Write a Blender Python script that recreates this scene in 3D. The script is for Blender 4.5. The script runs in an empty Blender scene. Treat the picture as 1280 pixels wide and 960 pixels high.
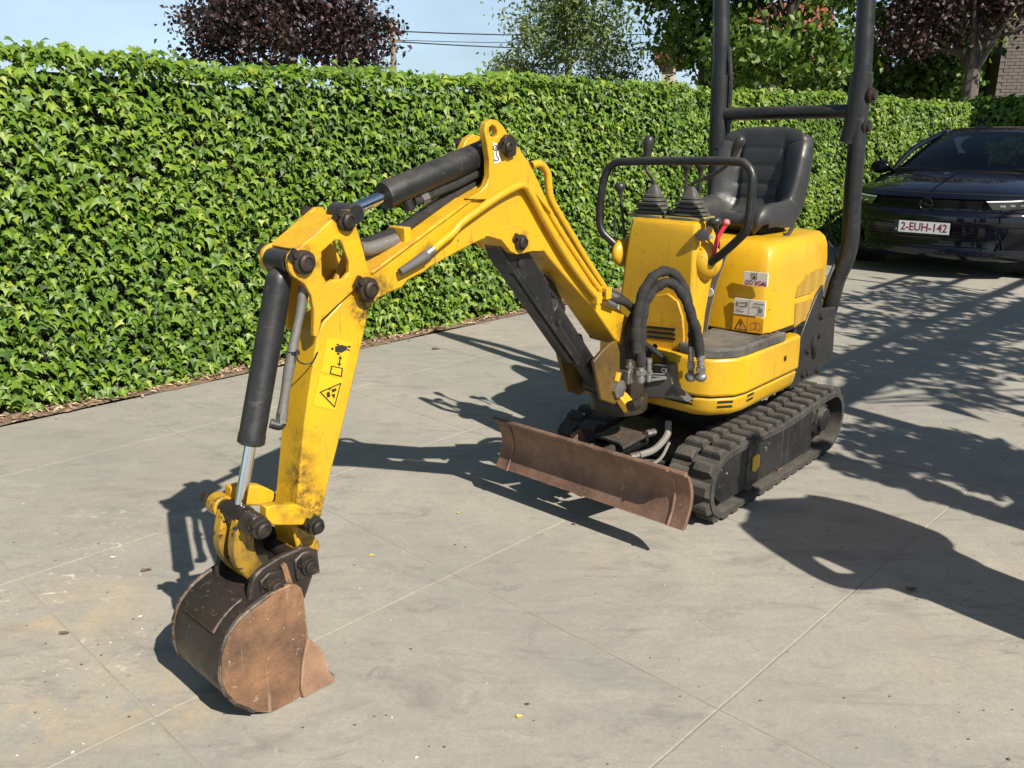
import bpy, bmesh, math, random
import numpy as np
from mathutils import Vector, Matrix
random.seed(7); rng = np.random.default_rng(7)
SC = bpy.context.scene
COL = SC.collection
R = math.radians
# ------------------------------------------------------------------ camera
F_PX, CXP, CYP, HOR, CAM_H = 1083.0, 640.0, 480.0, 160.0, 1.41     # photograph is 1280x960
PITCH = math.atan((CYP - HOR) / F_PX)
cd = bpy.data.cameras.new('camera'); cam = bpy.data.objects.new('camera', cd); COL.objects.link(cam)
cam.location = (0, 0, CAM_H); cam.rotation_euler = (R(90) - PITCH, 0, 0)
cd.sensor_width = 36; cd.lens = F_PX / 1280 * 36; cd.clip_start = .05; cd.clip_end = 2000
SC.camera = cam
# ------------------------------------------------------------------ sun and sky
SUN_EL, SUN_AZ = 41.5, -53.0            # direction towards the sun, azimuth from +X
sl = bpy.data.lights.new('sun', 'SUN'); sun = bpy.data.objects.new('sun', sl); COL.objects.link(sun)
sl.energy = 5.0; sl.angle = R(.53); sl.color = (1, .93, .82)
sd = Vector((math.cos(R(SUN_EL)) * math.cos(R(SUN_AZ)), math.cos(R(SUN_EL)) * math.sin(R(SUN_AZ)), math.sin(R(SUN_EL))))
sun.rotation_euler = sd.to_track_quat('Z', 'Y').to_euler(); sun.location = sd * 30
W = bpy.data.worlds.new('World'); SC.world = W; W.use_nodes = True
nt = W.node_tree; nt.nodes.clear()
wo = nt.nodes.new('ShaderNodeOutputWorld'); bg = nt.nodes.new('ShaderNodeBackground'); bg.inputs[1].default_value = .052
sky = nt.nodes.new('ShaderNodeTexSky'); sky.sky_type = 'NISHITA'; sky.sun_disc = False
sky.sun_elevation = R(SUN_EL); sky.sun_rotation = R(90 - SUN_AZ); sky.air_density = 1.0; sky.dust_density = .8; sky.ozone_density = 2.0
wc = nt.nodes.new('ShaderNodeTexCoord'); wm = nt.nodes.new('ShaderNodeMapping'); wm.inputs['Scale'].default_value = (1.3, 1.3, 4.5)
wn = nt.nodes.new('ShaderNodeTexNoise'); wn.inputs['Scale'].default_value = 1.9; wn.inputs['Detail'].default_value = 7; wn.inputs['Roughness'].default_value = .55
wr = nt.nodes.new('ShaderNodeValToRGB'); wr.color_ramp.elements[0].position = .34; wr.color_ramp.elements[1].position = .66
wr.color_ramp.elements[0].color = (.42, .42, .42, 1); wr.color_ramp.elements[1].color = (.92, .92, .92, 1)
wx = nt.nodes.new('ShaderNodeMixRGB'); wx.inputs[2].default_value = (9.0, 12.0, 15.2, 1)
L = nt.links.new
L(wc.outputs['Generated'], wm.inputs[0]); L(wm.outputs[0], wn.inputs['Vector']); L(wn.outputs[0], wr.inputs[0])
wz = nt.nodes.new('ShaderNodeSeparateXYZ'); L(wc.outputs['Generated'], wz.inputs[0])                  # thin cloud and haze thicken towards the horizon all round
wh = nt.nodes.new('ShaderNodeMapRange'); wh.interpolation_type = 'SMOOTHSTEP'; wh.inputs[1].default_value = .02; wh.inputs[2].default_value = .50; wh.inputs[3].default_value = 1; wh.inputs[4].default_value = .05; L(wz.outputs[2], wh.inputs[0])
wk = nt.nodes.new('ShaderNodeMath'); wk.operation = 'MULTIPLY'; L(wr.outputs[0], wk.inputs[0]); L(wh.outputs[0], wk.inputs[1]); L(wk.outputs[0], wx.inputs[0])
L(sky.outputs[0], wx.inputs[1]); L(wx.outputs[0], bg.inputs[0]); L(bg.outputs[0], wo.inputs[0])
SC.view_settings.view_transform = 'Standard'; SC.view_settings.look = 'None'; SC.view_settings.gamma = 1; SC.view_settings.exposure = .66
SC.view_settings.use_curve_mapping = False

# ------------------------------------------------------------------ measuring helpers: photograph pixel -> point on a known plane
CC = np.array([0, 0, CAM_H]); cp_, sp_ = math.cos(PITCH), math.sin(PITCH)
def ray(x, y):
    a, b = (x - CXP) / F_PX, (CYP - y) / F_PX
    return np.array([a, b * sp_ + cp_, b * cp_ - sp_])
def on_plane(x, y, P0, n):
    d = ray(x, y); return CC + d * (((P0 - CC) @ n) / (d @ n))
def ground(x, y, z=0.): return on_plane(x, y, np.array([0, 0, z]), np.array([0, 0, 1.]))
def at(x, y, D):                      # point on a pixel's ray at distance D ahead of the camera
    d = ray(x, y); return CC + d * (D / d[1])
def azv(a): return np.array([math.cos(R(a)), math.sin(R(a)), 0.])
UF = -azv(48); NL = np.array([-UF[1], UF[0], 0])            # digger: forward, left
M0 = np.array([.256, 2.893, 0]) - UF * .72
KB = np.array([.415, 3.08, 0]); UB = -azv(46); NB = np.array([-UB[1], UB[0], 0])   # boom plane
ZV = np.array([0, 0, 1.])
def M(x, y, z): return M0 + UF * x + NL * y + ZV * z
def B(r, y, z): return KB + UB * r + NB * y + ZV * z
def mp(x, y, o): P = on_plane(x, y, M0 + NL * o, NL); return ((P - M0) @ UF, P[2])
def mx(x, y, o): P = on_plane(x, y, M0 + UF * o, UF); return ((P - M0) @ NL, P[2])
def mz(x, y, z): P = ground(x, y, z); return ((P - M0) @ UF, (P - M0) @ NL)
def bp(x, y, o): P = on_plane(x, y, KB + NB * o, NB); return ((P - KB) @ UB, P[2])
HA = 46.0; HD = azv(HA); HN = azv(HA + 90)                    # along the hedge, away from the yard
def HP(a, p, z=0.): return HD * a + HN * p + ZV * z

# ------------------------------------------------------------------ materials
def new_mat(name):
    m = bpy.data.materials.new(name); m.use_nodes = True
    n = m.node_tree.nodes; return m, m.node_tree, n, n['Principled BSDF']
def noise_ramp(nt, src, scale, p0, p1, detail=6, rough=.6, dist=0., stretch=None):
    t = nt.nodes.new('ShaderNodeTexNoise'); t.inputs['Scale'].default_value = scale; t.inputs['Detail'].default_value = detail
    t.inputs['Roughness'].default_value = rough; t.inputs['Distortion'].default_value = dist
    if stretch:
        mp_ = nt.nodes.new('ShaderNodeMapping'); mp_.inputs['Scale'].default_value = stretch[:3]
        if len(stretch) > 3: mp_.inputs['Rotation'].default_value[2] = stretch[3]
        nt.links.new(src, mp_.inputs[0]); src = mp_.outputs[0]
    nt.links.new(src, t.inputs['Vector'])
    r = nt.nodes.new('ShaderNodeMapRange'); r.inputs[1].default_value = p0; r.inputs[2].default_value = p1
    nt.links.new(t.outputs[0], r.inputs[0]); return r.outputs[0]
def mix(nt, fac, a, b):
    m = nt.nodes.new('ShaderNodeMixRGB')
    for i, v in ((0, fac), (1, a), (2, b)):
        if isinstance(v, (int, float)): m.inputs[i].default_value = v
        elif isinstance(v, tuple): m.inputs[i].default_value = (*v, 1)
        else: nt.links.new(v, m.inputs[i])
    return m.outputs[0]
def mul(nt, a, b):
    m = nt.nodes.new('ShaderNodeMath'); m.operation = 'MULTIPLY'
    for i, v in ((0, a), (1, b)):
        if isinstance(v, (int, float)): m.inputs[i].default_value = v
        else: nt.links.new(v, m.inputs[i])
    return m.outputs[0]
def bump(nt, bs, h, strength, dist=.01):
    b = nt.nodes.new('ShaderNodeBump'); b.inputs['Strength'].default_value = strength; b.inputs['Distance'].default_value = dist
    nt.links.new(h, b.inputs['Height']); nt.links.new(b.outputs[0], bs.inputs['Normal'])
def pos(nt): return nt.nodes.new('ShaderNodeNewGeometry').outputs['Position']
def worn(name, base, dark, chip, rough=.4, metal=0., s=6., dirt=.45, chips=.12, bstr=.1, coat=0., edge=None, streak=None, spots=(), dust=0.):
    """painted or bare metal: broad grime, fine grime, sharp-edged chips and scratches"""
    m, nt, n, b = new_mat(name); p = pos(nt)
    c = mix(nt, mul(nt, noise_ramp(nt, p, s, .35, .75), dirt), base, dark)
    c = mix(nt, mul(nt, noise_ramp(nt, p, s * 7, .55, .8, 8), dirt * .8), c, dark)
    ch = noise_ramp(nt, p, s * 5, .66 - chips * .3, .69 - chips * .3, 10, .7)
    c = mix(nt, ch, c, chip)
    if streak:                                           # long thin scratches and run marks
        c = mix(nt, mul(nt, noise_ramp(nt, p, 1., .60, .70, 6, .7, .3, (55, 55, 4)), streak), c, chip)
        c = mix(nt, mul(nt, noise_ramp(nt, p, 1., .63, .69, 5, .7, .4, (9, 60, 70, .5)), streak), c, chip)
    for pt, rad, f_ in spots:                            # grease thrown out round the joints
        v = n.new('ShaderNodeVectorMath'); v.operation = 'DISTANCE'; v.inputs[1].default_value = tuple(pt); nt.links.new(p, v.inputs[0])
        q = n.new('ShaderNodeMapRange'); q.inputs[1].default_value = rad; q.inputs[2].default_value = rad * .35; nt.links.new(v.outputs['Value'], q.inputs[0])
        a_ = n.new('ShaderNodeMath'); a_.operation = 'ADD'; nt.links.new(q.outputs[0], a_.inputs[0]); a_.inputs[1].default_value = 0.
        c = mix(nt, mul(nt, mul(nt, q.outputs[0], noise_ramp(nt, p, 34, .40, .62, 8, .75)), f_), c, (.035, .024, .014))
    if edge:                                             # paint rubbed through along the edges
        bv = n.new('ShaderNodeBevel'); bv.samples = 4; bv.inputs[0].default_value = .007
        g = n.new('ShaderNodeNewGeometry'); d_ = n.new('ShaderNodeVectorMath'); d_.operation = 'DOT_PRODUCT'; nt.links.new(bv.outputs[0], d_.inputs[0]); nt.links.new(g.outputs['Normal'], d_.inputs[1])
        r1 = n.new('ShaderNodeMapRange'); r1.inputs[1].default_value = .985; r1.inputs[2].default_value = .90; nt.links.new(d_.outputs['Value'], r1.inputs[0])
        c = mix(nt, mul(nt, r1.outputs[0], mul(nt, noise_ramp(nt, p, 23, .46, .60, 8, .75), edge)), c, chip)
    if dust:                                             # settled dust on faces that look up
        g2 = n.new('ShaderNodeNewGeometry'); sx = n.new('ShaderNodeSeparateXYZ'); nt.links.new(g2.outputs['Normal'], sx.inputs[0])
        r2 = n.new('ShaderNodeMapRange'); r2.inputs[1].default_value = .15; r2.inputs[2].default_value = .95; nt.links.new(sx.outputs[2], r2.inputs[0])
        c = mix(nt, mul(nt, mul(nt, r2.outputs[0], noise_ramp(nt, p, 11, .30, .65, 8, .7)), dust), c, (.25, .22, .175))
    nt.links.new(c, b.inputs['Base Color']); b.inputs['Metallic'].default_value = metal
    rr = nt.nodes.new('ShaderNodeMapRange'); nt.links.new(noise_ramp(nt, p, s * 3, .3, .7), rr.inputs[0])
    rr.inputs[3].default_value = rough * .8; rr.inputs[4].default_value = min(1, rough * 1.45); nt.links.new(rr.outputs[0], b.inputs['Roughness'])
    if coat: b.inputs['Coat Weight'].default_value = coat; b.inputs['Coat Roughness'].default_value = .15
    if bstr: bump(nt, b, noise_ramp(nt, p, s * 14, .2, .8), bstr, .004)
    return m
def plain(name, col, rough=.5, metal=0., emit=None, coat=0., spec=None):
    m, nt, n, b = new_mat(name); b.inputs['Base Color'].default_value = (*col, 1); b.inputs['Roughness'].default_value = rough; b.inputs['Metallic'].default_value = metal
    if coat: b.inputs['Coat Weight'].default_value = coat; b.inputs['Coat Roughness'].default_value = .04
    if spec is not None: b.inputs['Specular IOR Level'].default_value = spec
    return m
YEL = worn('yellow_paint', (.585, .338, .007), (.38, .20, .02), (.11, .06, .03), .38, s=4.2, dirt=.5, chips=-.03, bstr=.04, coat=.12, edge=.95, streak=.6,
    spots=[(B(*(lambda q: (q[0], .06, q[1]))(bp(x_, y_, .06))), r_, f_) for x_, y_, r_, f_ in ((462, 375, .085, 1.2), (470, 392, .07, 1.), (381, 328, .06, .8), (434, 276, .055, .8), (395, 650, .10, 1.1), (366, 610, .11, 1.0), (372, 560, .09, .5), (785, 412, .12, .7), (651, 303, .045, .8), (633, 183, .05, .7), (535, 318, .05, .7), (480, 352, .05, .5))])
YELB = worn('yellow_paint_worn', (.66, .36, .011), (.28, .15, .03), (.05, .032, .02), .45, s=4, dirt=.7, chips=.03, bstr=.1, edge=1., streak=.7)
YELD = worn('yellow_paint_greasy', (.50, .29, .016), (.055, .036, .016), (.018, .015, .012), .42, s=5, dirt=1.2, chips=.30, bstr=.25, edge=1., streak=.8)
GREASE_SHADE = worn('greasy_or_shaded_steel', (.030, .026, .022), (.09, .06, .03), (.34, .2, .02), .38, .2, s=7, dirt=.5, chips=.02, bstr=.25)  # grease on the link bosses; also shade painted on the swing bracket
BLK = worn('black_paint', (.008, .0085, .0095), (.030, .030, .029), (.12, .115, .105), .38, s=8, dirt=.4, chips=-.035, bstr=.08, edge=.8, streak=.35, dust=.22)
FRAMEM = worn('black_frame_paint', (.007, .0075, .009), (.032, .029, .025), (.26, .23, .19), .46, s=6, dirt=.45, chips=.03, bstr=.1, edge=1., streak=.25, dust=.35)
GUN = worn('gunmetal', (.035, .033, .030), (.10, .065, .042), (.22, .2, .18), .42, .6, s=14, dirt=.5, chips=-.02, bstr=.15)
RUST = worn('rusty_steel', (.245, .128, .064), (.065, .038, .026), (.47, .33, .22), .7, .05, s=8.5, dirt=1.0, chips=.03, bstr=.4, edge=.8, streak=.5)
RUSTB = worn('brown_worn_steel', (.25, .142, .096), (.07, .044, .034), (.38, .25, .17), .46, .3, s=7, dirt=.9, chips=-.005, bstr=.25, edge=.9, streak=.6)
BKT = worn('bucket_dark_steel', (.016, .015, .0145), (.075, .045, .03), (.28, .21, .16), .42, .15, s=4, dirt=.55, chips=-.01, bstr=.25, edge=1., streak=.45)
RUBBER = worn('track_rubber', (.021, .020, .0185), (.075, .066, .055), (.17, .15, .125), .78, s=9, dirt=.7, chips=-.02, bstr=.35, edge=.65, dust=.28)
HOSE = worn('hose_sleeve', (.012, .012, .012), (.035, .033, .03), (.05, .048, .045), .75, s=30, dirt=.6, chips=-.1, bstr=.6)
PLASTIC = worn('grey_plastic', (.075, .073, .068), (.12, .115, .10), (.16, .15, .13), .6, s=9, dirt=.5, chips=-.12, bstr=.08)
STEP = worn('step_rubber', (.035, .034, .032), (.15, .14, .12), (.25, .23, .2), .7, s=8, dirt=.75, chips=-.02, bstr=.3, dust=.35)
VINYL = worn('seat_vinyl', (.024, .025, .027), (.034, .034, .034), (.05, .05, .048), .40, s=6, dirt=.4, chips=-.2, bstr=.06, dust=.12)
KNOB = plain('knob_rubber', (.03, .029, .027), .38)
DARK = plain('dark_interior', (.008, .008, .008), .8)
CHROME = plain('chrome_rod', (.75, .76, .78), .12, 1.)
STEEL = worn('zinc_fitting', (.42, .41, .39), (.16, .14, .12), (.62, .6, .56), .38, .9, s=25, dirt=.6, chips=-.02, bstr=.15)
RED = plain('red_grip', (.62, .035, .06), .4)
WHITE = plain('sticker_white', (.62, .61, .57), .5); INK = plain('sticker_ink', (.02, .02, .02), .5)
STICKY = plain('sticker_yellow', (.66, .385, .012), .4); STICKO = plain('sticker_amber', (.80, .36, .01), .4); INKR = plain('maroon_ink', (.25, .03, .09), .5)

# ------------------------------------------------------------------ mesh builder
class MB:
    def __init__(s): s.v = []; s.f = []
    def add(s, vs, fs):
        o = len(s.v); s.v += [tuple(map(float, p)) for p in vs]; s.f += [tuple(i + o for i in f) for f in fs]; return s
    def obox(s, c, ax, ay, az):
        c, ax, ay, az = map(np.asarray, (c, ax, ay, az))
        P = [c + i * ax + j * ay + k * az for k in (-1, 1) for j in (-1, 1) for i in (-1, 1)]
        return s.add(P, [(0, 2, 3, 1), (4, 5, 7, 6), (0, 1, 5, 4), (2, 6, 7, 3), (0, 4, 6, 2), (1, 3, 7, 5)])
    def fbox(s, T, x0, x1, y0, y1, z0, z1):        # box in a frame T(x,y,z)
        P = [T(x, y, z) for z in (z0, z1) for y in (y0, y1) for x in (x0, x1)]
        return s.add(P, [(0, 2, 3, 1), (4, 5, 7, 6), (0, 1, 5, 4), (2, 6, 7, 3), (0, 4, 6, 2), (1, 3, 7, 5)])
    def prism(s, A, Bq):                             # two matching outlines
        n = len(A); return s.add(list(A) + list(Bq), [tuple(range(n))[::-1], tuple(range(n, 2 * n))] + [(i, (i + 1) % n, n + (i + 1) % n, n + i) for i in range(n)])
    def plate(s, T, pts, y0, y1): return s.prism([T(a, y0, b) for a, b in pts], [T(a, y1, b) for a, b in pts])
    def plate_hole(s, T, outer, hole, y0, y1):      # outline with one window, keyholed
        i0 = min(range(len(outer)), key=lambda i: (outer[i][0] - hole[0][0]) ** 2 + (outer[i][1] - hole[0][1]) ** 2)
        o = outer[i0:] + outer[:i0]
        def area(p): return sum(p[i][0] * p[(i + 1) % len(p)][1] - p[(i + 1) % len(p)][0] * p[i][1] for i in range(len(p)))
        h = hole if area(hole) * area(outer) < 0 else [hole[0]] + hole[1:][::-1]
        bm = bmesh.new(); loops = []
        for y in (y0, y1):
            vo = [bm.verts.new(T(a, y, b)) for a, b in o]; vh = [bm.verts.new(T(a, y, b)) for a, b in h]; loops.append((vo, vh))
            es = [bm.edges.new((l[i], l[(i + 1) % len(l)])) for l in (vo, vh) for i in range(len(l))]
            bmesh.ops.triangle_fill(bm, edges=es, use_beauty=True)
        for k in (0, 1):
            a, b = loops[0][k], loops[1][k]
            for i in range(len(a)): bm.faces.new((a[i], a[(i + 1) % len(a)], b[(i + 1) % len(a)], b[i]))
        bmesh.ops.recalc_face_normals(bm, faces=bm.faces); bm.verts.index_update()
        s.add([v.co for v in bm.verts], [[v.index for v in f.verts] for f in bm.faces]); bm.free(); return s
    def rings(s, rs, caps=True, closed=True):
        n = len(rs[0]); vs = [p for r in rs for p in r]; fs = []
        for k in range(len(rs) - 1):
            for i in range(n if closed else n - 1):
                j = (i + 1) % n; fs.append((k * n + i, k * n + j, (k + 1) * n + j, (k + 1) * n + i))
        if caps: fs += [tuple(range(n))[::-1], tuple(range((len(rs) - 1) * n, len(rs) * n))]
        return s.add(vs, fs)
    def cyl(s, p0, p1, r0, n=18, r1=None):
        p0, p1 = np.asarray(p0, float), np.asarray(p1, float); r1 = r0 if r1 is None else r1; d = p1 - p0; d = d / np.linalg.norm(d)
        a = np.cross(d, ZV if abs(d[2]) < .9 else np.array([1., 0, 0])); a /= np.linalg.norm(a); b = np.cross(d, a)
        C = [(math.cos(t), math.sin(t)) for t in np.linspace(0, 2 * math.pi, n, endpoint=False)]
        return s.rings([[p0 + r0 * (a * c + b * q) for c, q in C], [p1 + r1 * (a * c + b * q) for c, q in C]])
    def turned(s, p0, d, prof, n=18):                # lathe: profile of (distance along d, radius)
        p0, d = np.asarray(p0, float), np.asarray(d, float); d = d / np.linalg.norm(d)
        a = np.cross(d, ZV if abs(d[2]) < .9 else np.array([1., 0, 0])); a /= np.linalg.norm(a); b = np.cross(d, a)
        C = [(math.cos(t), math.sin(t)) for t in np.linspace(0, 2 * math.pi, n, endpoint=False)]
        return s.rings([[p0 + d * h + r * (a * c + b * q) for c, q in C] for h, r in prof])
    def tube(s, pts, r, n=10, sub=6, rf=None):
        P = [np.asarray(p, float) for p in pts]
        if sub > 1 and len(P) > 2:
            Q = []; E = [2 * P[0] - P[1]] + P + [2 * P[-1] - P[-2]]
            for i in range(1, len(E) - 2):
                for k in range(sub):
                    t = k / sub; a, b, c, d = E[i - 1:i + 3]
                    Q.append(.5 * (2 * b + (c - a) * t + (2 * a - 5 * b + 4 * c - d) * t * t + (3 * b - a - 3 * c + d) * t ** 3))
            P = Q + [P[-1]]
        m = len(P); T = []
        for i in range(m):
            t = P[min(i + 1, m - 1)] - P[max(i - 1, 0)]; T.append(t / (np.linalg.norm(t) + 1e-12))
        u = np.cross(T[0], ZV if abs(T[0][2]) < .9 else np.array([1., 0, 0])); u /= np.linalg.norm(u); rs = []
        for i in range(m):
            u = u - T[i] * (u @ T[i]); u /= np.linalg.norm(u); w = np.cross(T[i], u)
            rad = r if rf is None else r * rf(i / (m - 1))
            rs.append([P[i] + rad * (u * math.cos(q) + w * math.sin(q)) for q in np.linspace(0, 2 * math.pi, n, endpoint=False)])
        return s.rings(rs)
    def blob(s, c, ax, ay, az, nu=16, nv=10):
        c, ax, ay, az = map(np.asarray, (c, ax, ay, az)); rs = []
        for k in range(nv + 1):
            t = math.pi * k / nv; q = max(math.sin(t), .002)
            rs.append([c + az * math.cos(t) + q * (ax * math.cos(p) + ay * math.sin(p)) for p in np.linspace(0, 2 * math.pi, nu, endpoint=False)])
        return s.rings(rs)
    def build(s, name, mat, parent=None, bevel=0., seg=2, angle=38, smooth=True, label=None):
        V = np.array(s.v, float); lo, hi = V.min(0), V.max(0); o_ = (lo + hi) / 2
        if parent is None: o_[2] = lo[2]
        me = bpy.data.meshes.new(name); me.from_pydata((V - o_).tolist(), [], s.f)
        bm = bmesh.new(); bm.from_mesh(me); bmesh.ops.recalc_face_normals(bm, faces=bm.faces); bm.to_mesh(me); bm.free()
        if smooth:
            me.shade_smooth(); me.set_sharp_from_angle(angle=R(angle))
        me.materials.append(mat); ob = bpy.data.objects.new(name, me); COL.objects.link(ob)
        w = o_ - np.array(world_of(parent)) if parent is not None else o_
        ob.location = w; ob.parent = parent
        if bevel:
            bv = ob.modifiers.new('bevel', 'BEVEL'); bv.width = bevel; bv.segments = seg; bv.limit_method = 'ANGLE'; bv.angle_limit = R(38); bv.use_clamp_overlap = True
            if smooth: bv.harden_normals = False
        if label: ob['label'] = label
        return ob
def world_of(o):
    w = Vector((0, 0, 0))
    while o is not None: w += o.location; o = o.parent
    return w
def thing(name, label, cat, loc, group=None):
    o = bpy.data.objects.new(name, None); COL.objects.link(o); o.location = loc; o.empty_display_size = .2
    return tag(o, label, cat, group)
def tag(o, label=None, cat=None, group=None, kind=None):
    for k, v in (('label', label), ('category', cat), ('group', group), ('kind', kind)):
        if v: o[k] = v
    return o
def share(src, name, parent, loc, rot=None, scale=None):       # another object on the same mesh
    o = bpy.data.objects.new(name, src if isinstance(src, bpy.types.Mesh) else src.data); COL.objects.link(o)
    o.parent = parent; o.location = loc
    if rot is not None: o.rotation_mode = 'QUATERNION'; o.rotation_quaternion = rot
    if scale: o.scale = (scale,) * 3
    return o
def lettering(txt, size, mat, parent, org, ex, ey, name='lettering', align='LEFT', bold=0., width=None):
    c = bpy.data.curves.new(name, 'FONT'); c.body = txt; c.size = size; c.align_x = align; c.align_y = 'CENTER'; c.offset = bold; c.resolution_u = 3
    t = bpy.data.objects.new(name, c); COL.objects.link(t); bpy.context.view_layer.update()
    me = bpy.data.meshes.new_from_object(t); bpy.data.objects.remove(t)
    ex = np.asarray(ex, float); ex /= np.linalg.norm(ex); ey = np.asarray(ey, float); ey -= ex * (ex @ ey); ey /= np.linalg.norm(ey)
    xs_ = [v.co.x for v in me.vertices]; kx = width / (max(xs_) - min(xs_)) if width else 1.
    V = [np.asarray(org) + ex * v.co.x * kx + ey * v.co.y for v in me.vertices]; F = [tuple(p.vertices) for p in me.polygons]
    b = MB(); b.add(V, F); return b.build(name, mat, parent, smooth=False)
def quad_uv(Q):       # bilinear map on a quad TL,TR,BR,BL
    TL, TR, BR, BL = map(np.asarray, Q)
    return lambda u, v: (TL * (1 - u) + TR * u) * (1 - v) + (BL * (1 - u) + BR * u) * v
def thick(Q, n, t):   # outline raised by t along n
    return MB().prism([np.asarray(p) for p in Q], [np.asarray(p) + n * t for p in Q])
# ================================================================== SETTING
def concrete(name, base=(.435, .40, .325)):
    m, nt, n, b = new_mat(name); p = pos(nt)
    c = mix(nt, noise_ramp(nt, p, .7, .36, .64, 7, .65), base, tuple(x * y for x, y in zip(base, (.66, .70, .77))))
    c = mix(nt, mul(nt, noise_ramp(nt, p, 1.1, .52, .72, 4), .55), c, (.42, .335, .25))                  # pinkish patches
    c = mix(nt, mul(nt, noise_ramp(nt, p, 2.6, .53, .67, 10, .74, .9, (1, 2.0, 1, .6)), .95), c, (.20, .19, .17))   # scuffs
    c = mix(nt, mul(nt, noise_ramp(nt, p, 5.5, .56, .66, 11, .78, .6, (.8, 1.6, 1, -.5)), .85), c, (.17, .16, .15))
    c = mix(nt, mul(nt, noise_ramp(nt, p, 2.2, .57, .66, 8, .65, .5, (1, 9, 1, -.78)), .38), c, (.17, .165, .155))       # tyre and track scuffs along the yard
    c = mix(nt, mul(nt, noise_ramp(nt, p, 9, .3, .75, 10, .75), .5), c, (.22, .21, .185))
    c = mix(nt, mul(nt, noise_ramp(nt, p, 3.1, .5, .72, 9, .7, 1.2, (1, 3, 1, 1.0)), .5), c, (.46, .43, .36))
    c = mix(nt, mul(nt, noise_ramp(nt, p, 14, .6, .75, 6, .7, .5, (1, 2.2, 1, .3)), .55), c, (.16, .155, .15))
    c = mix(nt, mul(nt, noise_ramp(nt, p, 190, .38, .66, 3, .8), .5), c, (.22, .21, .185))
    c = mix(nt, mul(nt, noise_ramp(nt, p, 55, .40, .68, 7, .82), .55), c, (.22, .205, .18))
    c = mix(nt, mul(nt, noise_ramp(nt, p, 42, .72, .76, 4), .6), c, (.13, .12, .105))                       # dark specks
    c = mix(nt, mul(nt, noise_ramp(nt, p, 25, .77, .79, 4), .6), c, (.58, .55, .48))                        # pale specks
    # dusty whitish and ochre smears near the bucket
    def near(pt, rad):
        v = nt.nodes.new('ShaderNodeVectorMath'); v.operation = 'DISTANCE'; v.inputs[1].default_value = tuple(pt); nt.links.new(p, v.inputs[0])
        q = nt.nodes.new('ShaderNodeMapRange'); q.inputs[1].default_value = rad; q.inputs[2].default_value = 0; nt.links.new(v.outputs['Value'], q.inputs[0]); return q.outputs[0]
    w = noise_ramp(nt, p, 9, .58, .70, 10, .78, 1.6, (1, 1.7, 1, .35))
    for px, py, rad in ((75, 728, .30), (150, 655, .34), (125, 822, .2), (25, 870, .2)):
        c = mix(nt, mul(nt, mul(nt, w, near(ground(px, py), rad)), 2.0), c, (.62, .57, .48))
    for px, py, rad in ((225, 870, .22), (90, 765, .28), (60, 900, .3)):
        c = mix(nt, mul(nt, mul(nt, noise_ramp(nt, p, 7, .42, .68, 6, .7), near(ground(px, py), rad)), .62), c, (.52, .38, .2))
    nt.links.new(c, b.inputs['Base Color']); b.inputs['Roughness'].default_value = .82; b.inputs['Specular IOR Level'].default_value = .3
    h = noise_ramp(nt, p, 90, .2, .8, 8, .7); bump(nt, b, h, .16, .004); return m
CONC = concrete('trowelled_concrete')
JOINT = worn('joint_sand', (.37, .335, .265), (.20, .18, .15), (.54, .5, .42), .9, s=7, dirt=1.0, chips=-.05)
EARTH = worn('litter_soil', (.24, .165, .11), (.12, .08, .055), (.38, .29, .19), .95, s=14, dirt=.8, chips=.1, bstr=.6)
b = MB(); b.add([(-400, -400, -.05), (400, -400, -.05), (400, 400, -.05), (-400, 400, -.05)], [(0, 1, 2, 3)])
tag(b.build('ground', worn('field_ground', (.20, .2, .1), (.1, .12, .05), (.25, .22, .15), .95, s=.3), smooth=False), kind='structure')
# joint bed under the slabs, then the slabs one by one (saw-cut at 1 m)
b = MB(); b.prism([HP(a, p, -.045) for a, p in ((-9.3, -12.1), (24, -12.1), (24, 4.6), (-9.3, 4.6))], [HP(a, p, -.0020) for a, p in ((-9.3, -12.1), (24, -12.1), (24, 4.6), (-9.3, 4.6))])
yard = tag(b.build('concrete_yard', JOINT, smooth=False), kind='structure')
A0, P0_, STEP_A = 1.706, 1.918, 1.006
slab_mesh = {}
gA, gP = .0022, .0027
for i in range(-6, 18):
    for j in range(-7, 3):
        a0, a1 = A0 + STEP_A * i + gA, A0 + STEP_A * (i + 1) - gA
        p0, p1 = P0_ + .995 * j + gP, (P0_ + .995 * (j + 1) - gP)
        if j == 2: p1 = 4.605 + (0 if i > 1 else .0)
        key = round(p1 - p0, 3)
        if key not in slab_mesh:
            t = MB(); la, lp = (a1 - a0) / 2, (p1 - p0) / 2; e = .0012; o_ = []
            for z, q in ((-.0040, 0), (-.0008, 0), (0, e)): o_.append([HD * s * (la - q) + HN * u * (lp - q) + ZV * z for s, u in ((-1, -1), (1, -1), (1, 1), (-1, 1))])
            t.rings(o_); me = bpy.data.meshes.new('slab'); me.from_pydata([tuple(map(float, x)) for x in t.v], [], t.f); me.materials.append(CONC); slab_mesh[key] = me
        share(slab_mesh[key], 'slab', yard, Vector(HP((a0 + a1) / 2, (p0 + p1) / 2)) - world_of(yard))
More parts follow.
